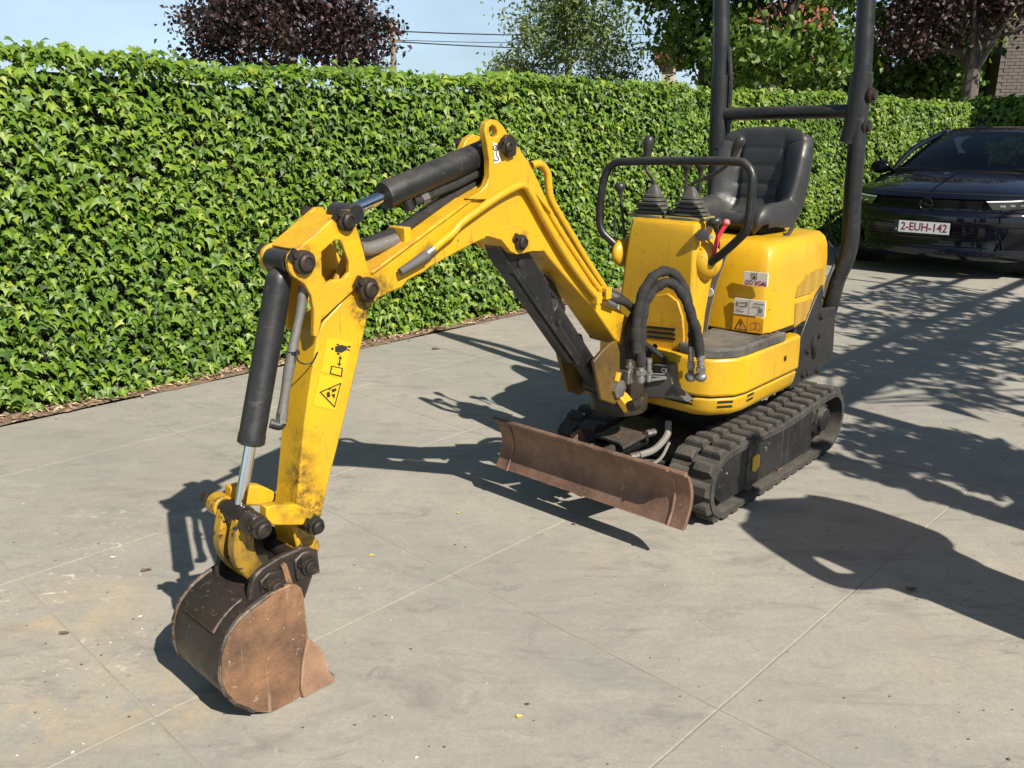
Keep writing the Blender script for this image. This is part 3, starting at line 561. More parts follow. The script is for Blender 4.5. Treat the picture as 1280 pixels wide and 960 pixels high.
def along_track(s_):                 # point at fraction s of the belt length
    pts = np.array(TP + TP[:1]); seg = np.hypot(np.diff(pts[:, 0]), np.diff(pts[:, 1])); cum = np.concatenate([[0], np.cumsum(seg)]); d = (s_ % 1) * cum[-1]
    i = min(np.searchsorted(cum, d, 'right') - 1, len(seg) - 1); q = (d - cum[i]) / seg[i]; p = pts[i] * (1 - q) + pts[i + 1] * q
    t = pts[i + 1, :2] - pts[i, :2]; t /= np.linalg.norm(t); return p[0], p[1], t
NLUG = 36
lug_mesh = None
for side in (1, -1):
    ya, yb = (.175, .360) if side > 0 else (-.175, -.360)
    b = MB(); ri = []
    for x, z, nx, nz in TP: ri.append([M(x, ya, z), M(x, yb, z), M(x - nx * .022, yb, z - nz * .022), M(x - nx * .022, ya, z - nz * .022)])
    b.rings(ri + ri[:1], caps=False); tr = b.build('track', RUBBER, dig)
    t_ = MB()                                            # guide ridge inside the belt
    for k in range(NLUG):
        x, z, t = along_track((k + .5) / NLUG); n = np.array([-t[1], t[0]]); yc = (ya + yb) / 2
        c = M(x + n[0] * -.0, yc, z); 
    if lug_mesh is None:
        l0, w0, h0 = .0275, .0405, .023; lm = MB()        # tapered lug with a scooped trailing face, local x along belt, y across, z out
        lm.rings([[(-l0, -w0, -.004), (l0, -w0, -.004), (l0, w0, -.004), (-l0, w0, -.004)], [(-l0 * .72, -w0 * .9, h0 * .7), (l0 * .8, -w0 * .92, h0 * .7), (l0 * .8, w0 * .92, h0 * .7), (-l0 * .72, w0 * .9, h0 * .7)],
                  [(-l0 * .45, -w0 * .82, h0), (l0 * .62, -w0 * .84, h0), (l0 * .62, w0 * .84, h0), (-l0 * .45, w0 * .82, h0)]])
        lug_mesh = bpy.data.meshes.new('tread_lug'); lug_mesh.from_pydata([tuple(map(float, p)) for p in lm.v], [], lm.f); lug_mesh.materials.append(RUBBER)
    for row, (yc, off) in enumerate(((.221, 0.), (.314, .5))):
        for k in range(NLUG):
            x, z, t = along_track((k + off) / NLUG); ex = UF * t[0] + ZV * t[1]; ez = UF * t[1] * -1 + ZV * t[0]
            cx_, cz_ = (FX + RX) / 2, .15
            if (np.array([x - cx_, z - cz_]) @ np.array([-t[1], t[0]])) < 0: ez = -ez
            ey = np.cross(ez, ex); rot = Matrix([[ex[i], ey[i], ez[i]] for i in range(3)]).to_quaternion()
            share(lug_mesh, 'tread_lug', tr, Vector(M(x, yc * side, z)) - world_of(tr), rot)
    fp = [(.20, .252), (.315, .243), (.375, .195), (.378, .125), (.318, .068), (-.47, .058), (-.465, .254)]
    T = lambda x, y, z: M(x, y * side, z)
    fr = MB().plate(T, fp, .318, .338).build('track_frame', FRAMEM, dig, bevel=.004)
    MB().fbox(T, -.46, .20, .20, .322, .09, .235).build('frame_beam', FRAMEM, fr, bevel=.008)
    MB().plate(T, [(.205, .262), (.20, .253), (-.465, .256), (-.465, .266)], .275, .343).build('frame_ledge', worn('rusty_ledge', (.10, .075, .055), (.20, .10, .05), (.05, .045, .04), .7, s=9, dirt=.8), fr)
    MB().fbox(T, .128, .131, .3385, .3395, .085, .25).build('panel_seam', DARK, fr, smooth=False)
    if side > 0:
        q = [(.085, .185), (.052, .193), (.030, .18), (.028, .135), (.05, .118), (.083, .128)]
        MB().plate(T, q, .3385, .3415).build('yellow_patch', plain('patch_yellow', (.66, .37, .01), .45), fr)
        MB().cyl(T(-.02, .338, .19), T(-.02, .3425, .19), .011, 10).build('bolt', FRAMEM, fr)
    for x in (.08, -.20):
        MB().turned(T(x, .20, .066), NL * side, [(0, .02), (.01, .042), (.05, .045), (.105, .045), (.112, .03), (.13, .028)], 18).build('roller', RUSTB, dig)
    sp = MB().turned(T(RX, .20, RZ), NL * side, [(0, .06), (.02, .108), (.08, .108), (.085, .085), (.105, .08), (.115, .055), (.13, .05), (.135, .02)], 26).build('sprocket', FRAMEM, dig)
    for k in range(8):
        q = k * math.pi / 4; MB().cyl(T(RX + .068 * math.cos(q), .30, RZ + .068 * math.sin(q)), T(RX + .068 * math.cos(q), .312, RZ + .068 * math.sin(q)), .009, 6).build('bolt', GUN, sp, smooth=False)
    MB().turned(T(FX, .20, FZ), NL * side, [(0, .03), (.012, .102), (.05, .102), (.06, .085), (.075, .085), (.085, .102), (.118, .102), (.122, .03), (.135, .028)], 24).build('idler', FRAMEM, dig)
MB().fbox(M, -.48, .22, -.21, .21, .13, .235).build('cross_frame', FRAMEM, dig, bevel=.01)
MB().cyl(M(-.12, .02, .225), M(-.12, .02, .40), .20, 32).build('slew_ring', DARK, dig)
# ---- dozer blade ------------------------------------------------------
BH = .425
def blade_prof(front):
    o = []
    for k in range(11):
        q = k / 10; z = .135 + .205 * q; x = .728 - .040 * math.sin(math.pi * q) + (.016 if q > .95 else 0) + .004 * q; o.append((x if front else x - .016, z))
    return o
bl_poly = blade_prof(True) + blade_prof(False)[::-1]
def blade_slab(y0, y1, dx=0): return MB().plate(M, [(x + dx, z) for x, z in bl_poly], y0, y1)
bl = blade_slab(-.362, .362).build('dozer_blade', RUSTB, dig, bevel=.002)
for s in (-1, 1):
    blade_slab(*sorted((s * .3635, s * BH)), dx=.002).build('blade_wing', RUSTB, bl, bevel=.003)
    MB().tube([M(x + .003, s * .3628, z) for x, z in blade_prof(True)], .0045, 6, 1).build('weld_bead', RUSTB, bl)
    MB().plate(M, [(.672, .30), (.64, .29), (.40, .21), (.25, .20), (.25, .13), (.45, .13), (.672, .17)], s * .115, s * .14).build('blade_arm', FRAMEM, bl, bevel=.004)
MB().tube([M(.735, -.424, .336), M(.735, .424, .336)], .010, 8, 1).build('top_edge', RUSTB, bl)
cvp = [M(*mz(px, py, .285), .285) for px, py in ((744, 543), (795, 518), (824, 528), (823, 535), (779, 559), (773, 553))]
bp_ = thick(cvp, ZV, -.012).build('blade_cylinder_cover', worn('scuffed_cover', (.05, .048, .045), (.17, .11, .07), (.34, .32, .29), .55, .3, s=12, dirt=.7, chips=.12, bstr=.3), dig, bevel=.002)
MB().cyl(M(.28, -.02, .235), M(.60, -.02, .24), .030, 14).build('blade_cylinder', BLK, dig)
MB().cyl(M(.60, -.02, .24), M(.665, -.02, .24), .017, 12).build('blade_cylinder_rod', CHROME, dig)
MB().cyl(M(.64, -.06, .245), M(.64, .03, .245), .024, 14).build('blade_pin', STEEL, dig)
HG = worn('grey_hose', (.20, .19, .17), (.1, .09, .08), (.3, .28, .25), .6, s=20, dirt=.5)
MB().tube([M(.30, .085, .33), M(.33, .10, .285), M(.42, .105, .255), M(.50, .09, .25)], .013, 8).build('hydraulic_hose', HG, dig)
MB().tube([M(.36, .13, .27), M(.46, .15, .235), M(.56, .12, .225), M(.64, .03, .24)], .006, 6).build('grease_line', HG, dig)
for p in ((.50, .085, .25), (.56, .05, .25), (.34, .05, .29)): MB().cyl(M(*p), M(p[0] + .04, p[1] - .01, p[2]), .014, 8).build('hose_fitting', STEEL, dig, smooth=False)
MB().plate(M, [(.60, .30), (.55, .31), (.52, .27), (.52, .2), (.62, .2)], -.155, -.145).build('link_lug', RUSTB, dig, bevel=.002)
# ---- upper structure: lower body ----------------------------------------
def plan(pts, z, inset=0.):
    c = np.array([.05, 0.]); return [M(*(c + (np.array(p) - c) * (1 - inset)), z) for p in pts]
low = [(.36, -.12), (.362, .235), (.335, .285), (.265, .338), (.20, .350), (-.24, .345), (-.26, .33), (-.26, -.30), (.0, -.33), (.22, -.31)]
b = MB(); b.rings([plan(low, .395, .10), plan(low, .405, .055), plan(low, .425, .03), plan(low, .468, .012)])
lb = b.build('lower_cowl', YEL, dig, bevel=.008, seg=3)
b = MB(); b.rings([plan(low, .474, .0), plan(low, .55, .0), plan(low, .618, .004)]); lbu = b.build('side_cowl', YEL, dig, bevel=.012, seg=3)
MB().rings([plan(low, .460, .03), plan(low, .48, .03)]).build('cowl_gap', DARK, dig)
# arched bead on the side cowl and vents cut in the lower strip
def slot(parent, P0, P1, h, n, mat=DARK, t=.002):
    up = ZV * h; P0, P1 = np.asarray(P0), np.asarray(P1)
    return MB().prism([P0 - up, P1 - up, P1 + up, P0 + up], [p + n * t for p in (P0 - up, P1 - up, P1 + up, P0 + up)]).build('vent_slot', mat, parent, smooth=False)
def edge_slots(pa, pb, z0, u0, u1, n, dz=.02, ins=.03):
    a, c = np.array(pa), np.array(pb); e = c - a; nrm2 = np.array([-e[1], e[0]]); nrm2 = nrm2 / np.linalg.norm(nrm2); 
    if nrm2 @ (a - np.array([0, 0])) < 0: nrm2 = -nrm2
    n3 = UF * nrm2[0] + NL * nrm2[1]
    for k in range(n):
        z = z0 + dz * k; i = ins + (.012 - ins) * min(1, max(0, (z - .425) / .043)); sc = lambda p: np.array([.05, 0]) + (p - np.array([.05, 0])) * (1 - i)
        slot(lb, M(*sc(a + e * u0), z) - n3 * .001, M(*sc(a + e * u1), z) - n3 * .001, .0045, n3)
edge_slots(low[2], low[3], .435, .25, .95, 2, .019)
edge_slots(low[4], low[5], .440, .03, .15, 2, .019)
edge_slots(low[0], low[1], .440, .62, .96, 2, .016)
# step mat
stp = [(.33, .13), (.352, .232), (.328, .278), (.262, .328), (.20, .338), (-.10, .342), (.02, .30), (.03, .10)]
st = MB().rings([plan(stp, .617, -.012), plan(stp, .648, -.012), plan(stp, .655, .01)]).build('step_mat', STEP, dig, bevel=.006)
for k in range(5): MB().obox(M(.0 + .05 * k - .06, .327 - .0 * k, .656), UF * .012, NL * .006, ZV * .002).build('tread_stud', STEP, st, smooth=False)
MB().cyl(M(*mp(981, 448, .346), 0) * 0 + M(mp(981, 448, .346)[0], .340, mp(981, 448, .346)[1]), M(mp(981, 448, .346)[0], .3485, mp(981, 448, .346)[1]), .011, 14).build('drain_hole', DARK, lbu)
# ---- engine cover (seat base) ---------------------------------------------
up = [(.03, -.29), (.035, -.1), (.035, .10), (.03, .265), (.018, .298), (-.02, .318), (-.30, .324), (-.49, .318), (-.56, .28), (-.59, .15), (-.59, -.15), (-.56, -.27), (-.48, -.315), (-.05, -.315)]
def planu(z, sx, dx=0): return [M((x + .25) * sx - .25 + dx, y * sx, z) for x, y in up]
ec = MB().rings([planu(.657, 1.0), planu(.80, .995, -.006), planu(.90, .985, -.015), planu(.95, .965, -.022), planu(.98, .93, -.03), planu(.995, .88, -.035), planu(1.0, .80, -.04)]).build('engine_cover', YEL, dig, bevel=.006, seg=3, angle=60)
MB().rings([planu(.64, .985), planu(.66, .985)]).build('cover_gap', DARK, dig)
def surf_patch(pix, y, name, mat, parent, t=.0035, back=.0):
    return MB().prism([M(a_, y - back, c_) for a_, c_ in (mp(px, py, y) for px, py in pix)], [M(a_, y + t, c_) for a_, c_ in (mp(px, py, y) for px, py in pix)]).build(name, mat, parent, smooth=False)
m_, nt_, n_, bs_ = new_mat('perforated_grille'); p_ = pos(nt_); vv = nt_.nodes.new('ShaderNodeTexVoronoi'); vv.inputs['Scale'].default_value = 170; vv.inputs['Randomness'].default_value = .15; nt_.links.new(p_, vv.inputs['Vector'])
r_ = nt_.nodes.new('ShaderNodeMapRange'); r_.inputs[1].default_value = .25; r_.inputs[2].default_value = .42; nt_.links.new(vv.outputs['Distance'], r_.inputs[0])
nt_.links.new(mix(nt_, r_.outputs[0], (.05, .032, .012), (.40, .24, .03)), bs_.inputs['Base Color']); bs_.inputs['Roughness'].default_value = .5; GRILLE = m_
yg = .3275
surf_patch([(992, 371), (996, 357), (1006, 344), (1018, 337), (1027, 335), (1026, 354), (1010, 366)], yg - .012, 'side_grille', GRILLE, ec, .012)
surf_patch([(990, 409), (992, 379), (1013, 373), (1009, 388), (1003, 399)], yg - .012, 'side_grille', GRILLE, ec, .0095)
# scratches on the shoulder
for pa, pb in (((971, 321), (1000, 302)), ((979, 331), (1013, 312))):
    pass
# gap panel between console and cover
FXC = .060
gp = [(.0, .0)]
def on_x(px, py, x): y, z = mx(px, py, x); return M(x, y, z)
def x_patch(pix, x, name, mat, parent, t=.003, **k): A = [on_x(px, py, x) for px, py in pix]; return MB().prism(A, [p + UF * t for p in A]).build(name, mat, parent, smooth=False, **k)
x_patch([(877, 416), (884, 375), (893, 340), (904, 310), (912, 312), (898, 350), (889, 385), (884, 416)], .040, 'inner_panel', worn('grey_panel', (.20, .18, .155), (.1, .09, .08), (.25, .23, .2), .6, s=8), dig, .006)
for px, py in ((882, 357), (877, 383)): MB().cyl(on_x(px, py, .06), on_x(px, py, .06) + UF * .01, .009, 8).build('panel_bolt', STEEL, dig, smooth=False)
c_ = on_x(887, 365, .05); rs_ = MB().cyl(c_, c_ + UF * .004, .0175, 20).build('round_label', WHITE, dig)
lettering('7', .018, STEEL, rs_, c_ + UF * .005, NL, ZV, align='CENTER')
# ---- counterweight and rear ---------------------------------------------------
MB().rings([plan([(-.27, -.31), (-.27, .31), (-.50, .29), (-.60, .2), (-.62, 0), (-.60, -.2), (-.50, -.29)], z) for z in (.40, .645)]).build('counterweight', BLK, dig, bevel=.012)
for s in (1, -1):
    T = lambda x, y, z: M(x, y * s, z)
    pl = [mp(px, py, .33) for px, py in ((1030, 356), (1028, 386), (1022, 392), (1045, 384), (1041, 449), (1019, 465), (988, 487), (994, 455), (1000, 424), (1012, 392), (1022, 368))]
    pl = [pl[0], pl[1], pl[3], pl[4], pl[5], pl[6], pl[7], pl[8], pl[9], pl[10]]
    rp = MB().plate(T, pl, .308, .330).build('canopy_bracket', BLK, dig, bevel=.003)
    if s > 0:
        for px, py, r in ((1009, 439, .013), (1021, 463, .011), (1003, 468, .014), (1008, 466, .012), (1026, 396, .012), (1023, 420, .01)):
            x, z = mp(px, py, .33); MB().turned(M(x, .328, z), NL, [(0, r * 1.4), (.004, r * 1.4), (.004, r), (.012, r * .9), (.014, r * .3)], 10).build('bolt', GUN, rp)
        x, z = mp(1020, 432, .33); MB().tube([M(x + .02, .328, z + .05), M(x + .035, .332, z), M(x + .01, .330, z - .05)], .012, 8).build('formed_rib', BLK, rp)
# ---- canopy (roll bar) ----------------------------------------------------------
XR = -.66
def post_pts(s):
    if s > 0: pix = [(1030, 402), (1038, 380), (1046, 350), (1057, 325), (1063, 298), (1066, 240), (1071, 180), (1077, 110), (1083, 0)]
    else: pix = [(893, 380), (893, 300), (894, 240), (896, 190), (899, 120), (902, 60), (902, 0)]
    xs = [XR + .03, XR + .03, XR + .02, XR + .01] + [XR] * 9
    out = []
    for k, (px, py) in enumerate(pix):
        x = xs[k] if s > 0 else XR; y, z = mx(px, py, x); out.append(M(x, y, z))
    return out
PR, PL_ = post_pts(1), post_pts(-1)
topR, topL = PR[-1] + ZV * .22 + NL * -.01, PL_[-1] + ZV * .2
MB().tube(PR + [topR], .036, 14, 4).build('canopy_post', BLK, dig); MB().tube([PL_[0] - ZV * .12] + PL_ + [topL], .037, 14, 4).build('canopy_post', BLK, dig)
MB().tube([topR - ZV * .03, topR + ZV * .06 - NL * .08, topL + ZV * .06 + NL * .08, topL - ZV * .03], .036, 12, 5).build('canopy_top_bar', BLK, dig)
y0, z0 = mx(905, 143, XR); y1, z1 = mx(1066, 139, XR)
MB().tube([M(XR, y0 - .02, z0), M(XR, y1 + .01, z1)], .028, 12, 1).build('canopy_crossbar', BLK, dig)
for s, pts in ((1, [(1062, 178), (1069, 150), (1078, 90)]), (-1, [(897, 185), (899, 150), (901, 95)])):
    Q = [on_x(px, py, XR) for px, py in pts]; hb = MB().tube([Q[0] + UF * .0, Q[1], Q[2]], .043, 12, 4).build('hinge_sleeve', BLK, dig)
for px, py in ((1089, 119), (1082, 158)):
    c = on_x(px, py, XR + .0); 
    MB().turned(c - NL * .035, NL, [(0, .02), (.03, .02), (.03, .03), (.04, .03), (.042, .022), (.056, .02), (.058, .008)], 12).build('hinge_knob', GUN, dig)
Q = [on_x(px, py, XR - .02) for px, py in ((1084, 100), (1086, 120), (1082, 165), (1074, 170), (1078, 110))]
MB().prism(Q, [q - UF * .02 for q in Q]).build('hinge_plate', BLK, dig, bevel=.002)
MB().tube([on_x(911, 60, XR), on_x(913, 100, XR), on_x(911, 150, XR), on_x(908, 190, XR)], .011, 8, 4).build('lock_cable', BLK, dig)
MB().tube([on_x(1028, 372, XR + .2), on_x(1035, 350, XR + .1), on_x(1045, 322, XR), on_x(1035, 303, XR - .1)], .008, 8, 4).build('rear_cable', BLK, dig)
# ---- seat -----------------------------------------------------------------------
SY = -.005                                                     # seat centre line
path = [(-.185, 1.015), (-.155, 1.045), (-.175, 1.078), (-.24, 1.085), (-.33, 1.075), (-.40, 1.075), (-.445, 1.105), (-.462, 1.17), (-.475, 1.25), (-.488, 1.33), (-.498, 1.38), (-.510, 1.405), (-.53, 1.415)]
def cr(P, t):
    n = len(P) - 1; i = min(int(t * n), n - 1); f = t * n - i; E_ = [np.array(P[max(0, min(n, j))]) for j in (i - 1, i, i + 1, i + 2)]; a, b, c, d = E_
    return .5 * (2 * b + (c - a) * f + (2 * a - 5 * b + 4 * c - d) * f * f + (3 * b - a - 3 * c + d) * f ** 3)
def gauss(x, s): return math.exp(-(x / s) ** 2)
NU, NV = 44, 110; rows = []; back = []
for k in range(NV + 1):
    v = k / NV; p = cr(path, v); q = cr(path, min(1, v + .004)) - cr(path, max(0, v - .004)); q /= np.linalg.norm(q); n2 = np.array([q[1], -q[0]])
    arc = v * 12
    hw = np.interp(arc, [0, 1, 3, 5, 6, 7.5, 8.5, 9.2, 10, 10.6, 11.2, 12], [.16, .20, .212, .205, .205, .216, .217, .211, .196, .172, .135, .06])
    row, bk = [], []
    for j in range(NU + 1):
        u = -1 + 2 * j / NU; y = u * hw
        bol = max(0, (abs(u) - .46) / .54); lift = .058 * math.sin(min(1, bol * 1.25) * math.pi * .5) * np.interp(arc, [0, 1.5, 3, 4.5, 6, 8.5, 9.5, 10.5, 12], [.3, .45, .7, 1.0, 1.1, .75, .32, .05, 0]) if bol > 0 else 0
        g = 0
        g -= .011 * gauss(abs(u) - .47 - .05 * math.sin(arc * .7), .03) * np.interp(arc, [0, 2.2, 3, 9, 9.6, 12], [0, 0, 1, 1, 0, 0])          # bolster seam
        if abs(u) < .50:
            for gv in (6.35, 7.2, 8.1, 9.0): g -= .0055 * gauss(arc - gv, .06)
            for gv in (6.8, 7.65, 8.55): g += .002 * gauss(arc - gv, .3)
        else: g -= .007 * gauss(arc - (9.2 + .5 * (abs(u) - .5) / .5), .065)
        edge = max(0, abs(u) - .86) / .14; drop = -.05 * edge ** 2
        row.append(M(p[0] + n2[0] * (lift + g + drop), SY + y, p[1] + n2[1] * (lift + g + drop)))
        th = .052; bk.append(M(p[0] - n2[0] * (th - .01 * abs(u)), SY + y * .96, p[1] - n2[1] * th))
    rows.append(row + bk[::-1])
b = MB(); b.rings(rows); seat = b.build('seat', VINYL, dig, angle=70)
MB().rings([[M(x * 1.0, SY + y, z) for x, y in ((-.21, -.15), (-.21, .15), (-.44, .15), (-.44, -.15))] for z in (.985, 1.03)]).build('seat_rail', DARK, dig)
MB().tube([on_x(884, 296, -.1), on_x(915, 309, -.12), on_x(950, 309, -.15), on_x(980, 297, -.24), on_x(993, 281, -.34)], .0085, 8, 6).build('seat_belt_tube', BLK, dig)
# ---- console ----------------------------------------------------------------------
def ring_c(z, xf, yl, yr, xb, ch=.010): return [M(xf - .01, yl, z), M(xf, yl + .012, z), M(xf, yr - .01, z), M(xf - .008, yr, z), M(xf - .06, yr + .002, z), M(xb, yr - .004, z), M(xb, yl - .02, z), M(xf - .07, yl - .012, z)]
con = MB().rings([ring_c(.60, .30, -.165, .158, .21), ring_c(.75, .30, -.168, .156, .19), ring_c(.90, .299, -.152, .155, .15), ring_c(1.04, .297, -.136, .152, .145), ring_c(1.078, .290, -.130, .147, .15), ring_c(1.088, .275, -.118, .135, .155)]).build('console', YEL, dig, bevel=.008, seg=3)
# arch-shaped recess cover with three louvres low on the console
ar = [(803, 437), (803, 400), (808, 380), (820, 369), (836, 366), (849, 376), (855, 395), (857, 420), (856, 437)]
A_ = [on_x(px, py, .302) for px, py in ar]; rc = MB().prism(A_, [p + UF * .012 for p in A_]).build('console_cover', YELB, dig, bevel=.004)
for k in range(3):
    P0, P1 = on_x(809, 408.5 + 6 * k, .3145), on_x(844, 412 + 6 * k, .3145); slot(rc, P0, P1, .0048, UF, t=.0018)
low_front = MB().rings([[M(.355, y, z), M(.30, y, z)] for y, z in ((-.12, .62), (.20, .62))], caps=False, closed=False)
for s, px, py, x in ((-1, 776, 316, .27), (1, 889, 328, .27)):
    c = on_x(px, py, x) - UF * .02 if s < 0 else M(.215, .150, .945)
    MB().blob(c, UF * .07, NL * (.030 if s < 0 else .062), ZV * (.055 if s < 0 else .072), 20, 14).build('rail_boss', YEL, dig, angle=80)
kn = on_x(874, 294, .305) ; MB().turned(kn - UF * .02 + NL * .0, UF * .8 + NL * .6, [(0, .022), (.022, .022), (.023, .015), (.024, .004)], 16).build('dark_disc', KNOB, dig)  # dark round disc at the console corner
x_patch([(885, 293), (892, 295), (892, 299), (885, 297)], .275, 'small_decal', WHITE, dig, .002)
# bellows and levers
def bellows(c, w, h):
    prof = []
    n = 6
    for k in range(n):
        q = k / n; s_ = w * (1 - .62 * q); prof += [(h * .74 * q, s_ * .82), (h * .74 * (q + .12 / n), s_), (h * .74 * (q + .58 / n), s_ * .97), (h * .74 * (q + .72 / n), s_ * .80)]
    prof += [(h * .76, w * .36), (h, w * .16)]
    b = MB(); b.rings([[c + ZV * z + UF * (r * .8 * math.copysign(abs(math.cos(t)) ** .55, math.cos(t))) + NL * (r * math.copysign(abs(math.sin(t)) ** .55, math.sin(t))) for t in np.linspace(0, 2 * math.pi, 28, endpoint=False)] for z, r in prof]); return b
CZ = 1.088
BOOT = worn('bellows_rubber', (.062, .060, .052), (.10, .095, .075), (.13, .125, .1), .6, s=18, dirt=.5, chips=-.1)
for (px, py), stick, grip in (((816, 272), [(816, 236), (817, 226), (809, 214), (807, 204)], [(808, 203), (810, 186), (812, 170)]), ((862, 274), [(863, 238), (868, 228), (890, 219), (908, 207), (916, 196)], [(916, 197), (921, 183), (928, 171)])):
    x0 = .20; c = on_x(px, py, x0); c = c - ZV * (c[2] - CZ); bo = bellows(c, .078, .118).build('lever_boot', BOOT, dig, angle=30)
    MB().rings([[c + UF * (.058 * i) + NL * (.074 * j) + ZV * z for i, j in ((-1, -1), (1, -1), (1, 1), (-1, 1))] for z in (-.002, .012)]).build('boot_base', worn('boot_base', (.30, .24, .06), (.12, .1, .06), (.4, .32, .1), .6, s=12), bo, bevel=.004)
    j = MB().tube([c + ZV * .10] + [on_x(a, q, x0) for a, q in stick], .0068, 8, 5).build('joystick', BLK, dig)
    G_ = [on_x(a, q, x0) for a, q in grip]; MB().tube(G_, .0165, 12, 6, rf=lambda q: .62 + .55 * min(1, q * 1.6) - (.45 * max(0, q - .86) / .14)).build('grip', KNOB, j, angle=80)
for base, top, x0, kn_ in (((780, 290), (775, 237), .24, 'flat'), ((857, 238), (858, 210), .10, 'flat'), ((874, 240), (876, 210), .08, 'flat'), ((898, 303), (894, 281), .20, 'round')):
    Bq, Tq = on_x(*base, x0), on_x(*top, x0); j = MB().tube([Bq - ZV * .05, Bq, Tq], .0058, 8, 3).build('control_lever', BLK, dig); d = (Tq - Bq) / np.linalg.norm(Tq - Bq)
    w = .022 if kn_ == 'flat' else .027
    MB().turned(Tq - d * .03, d, [(0, .006), (.012, .009), (.024, .012), (.032, w * .92), (.040, w), (.050, w * .92), (.055, w * .6), (.056, .002)], 18).build('knob', KNOB, j, angle=60)
MB().tube([on_x(771, 300, .26), on_x(768, 285, .26), on_x(769, 270, .26)], .005, 8, 2).build('control_lever', BLK, dig)
MB().tube([on_x(886, 329, .25), on_x(890, 327, .25), on_x(893, 315, .24), on_x(898, 296, .23), on_x(908, 279, .22)], .0085, 10, 5).build('red_lever', RED, dig)
MB().blob(on_x(908, 278, .22), UF * .013, NL * .013, ZV * .012).build('red_knob', plain('red_knob', (.7, .16, .17), .4), dig)
# hand guard rail
MB().tube([on_x(px, py, x) for px, py, x in ((776, 313, .26), (766, 303, .28), (752, 288, .30), (749.5, 268, .30), (752, 240, .30), (757, 218, .30), (766, 206, .30), (782, 202, .30), (850, 201, .29), (918, 202, .28), (933, 207, .28), (940, 219, .28), (939.5, 240, .28), (936, 275, .28), (932, 289, .28), (920, 302, .27), (903, 317, .26), (888, 328, .25))], .0150, 12, 4).build('guard_rail', BLK, dig)
# ---- front valve box, plate, king post ------------------------------------------------
vb = [(781, 479), (800, 462), (840, 459), (846, 475), (850, 484), (862, 502), (838, 497), (786, 493)]
A_ = [on_x(px, py, .40) for px, py in ((783, 472), (812, 455), (839, 456), (841, 478), (846, 488), (860, 503), (836, 499), (786, 496))]
MB().prism([p - UF * .25 for p in A_], A_).build('valve_box', PLASTIC, dig, bevel=.006)
dp = x_patch([(813, 456), (834, 458), (833, 475), (812, 478)], .402, 'data_plate', plain('data_plate', (.02, .02, .022), .35), dig, .003)
ddp = lambda px, py: on_x(px, py, .4062)
lettering('CE', .022, WHITE, dp, ddp(826.5, 462.5), NL, ZV)
for py in (466.5, 469.5): MB().prism([ddp(815, py), ddp(831, py + .6), ddp(831, py + 1.6), ddp(815, py + 1)], [ddp(a, q) + UF * .001 for a, q in ((815, py), (831, py + .6), (831, py + 1.6), (815, py + 1))]).build('print_line', WHITE, dp, smooth=False)
MB().prism([ddp(813, 473), ddp(833, 470.5), ddp(833, 474), ddp(812.5, 477)], [ddp(a, q) + UF * .001 for a, q in ((813, 473), (833, 470.5), (833, 474), (812.5, 477))]).build('print_strip', plain('plate_strip', (.5, .5, .47), .4), dp, smooth=False)
MB().fbox(M, .02, .34, -.16, .19, .40, .60).build('chassis_block', DARK, dig)
# swing bracket (king post)
def bx_(px, py, r=.13): P = on_plane(px, py, KB + UB * r, UB); return ((P - KB) @ NB, P[2])
kb = MB().rings([[B(.11 * math.cos(t) * s_ - .0, .105 * math.sin(t) * s_ - .02, z) for t in np.linspace(0, 2 * math.pi, 28, endpoint=False)] for z, s_ in ((.40, .95), (.41, 1.0), (.45, 1.0), (.46, .95))]).build('swing_bracket', GREASE_SHADE, dig, bevel=.004)  # dark colour paints in the shade of boom and hoses
for s in (-1, 1):
    ck0 = [(-.05, .43), (-.04, .60), (.02, .725), (.075, .745), (.115, .70), (.12, .62), (.09, .56), (.16, .55), (.185, .515), (.165, .48), (.12, .46), (.10, .40), (.10, .365), (-.02, .365)]
    ck = [bp(px, py, .085) for px, py in ((742, 452), (752, 440), (762, 430), (771, 426), (775, 440), (775, 470), (774, 500), (768, 506), (752, 500))]
    MB().plate(B, ck, s * .070, s * .086).build('bracket_cheek', worn('bracket_grimy_shaded', (.15, .085, .010), (.04, .028, .014), (.02, .016, .013), .45, s=6, dirt=1., chips=.1, bstr=.2), kb, bevel=.004)  # grimy yellow, base darkened to paint in shade from the hoses
MB().fbox(B, -.06, .02, -.050, .050, .40, .70).build('bracket_web', GREASE_SHADE, kb, bevel=.006)  # dark colour stands in for shade behind the fittings
MB().prism([B(.13, y, z) for y, z in (bx_(762, 490), bx_(769, 489), bx_(787, 511), bx_(780, 517))], [B(.08, y, z) for y, z in (bx_(762, 490), bx_(769, 489), bx_(787, 511), bx_(780, 517))]).build('bracket_toe', YELB, kb, bevel=.004)
MB().cyl(B(.09, *bx_(788, 508)), B(.13, *bx_(788, 508)), .020, 14).build('stop_pin', GUN, kb)
MB().turned(B(.0, -.115, .44), ZV, [(0, .05), (.03, .05), (.035, .03), (.05, .028)], 16).build('bracket_ear', YELD, kb)
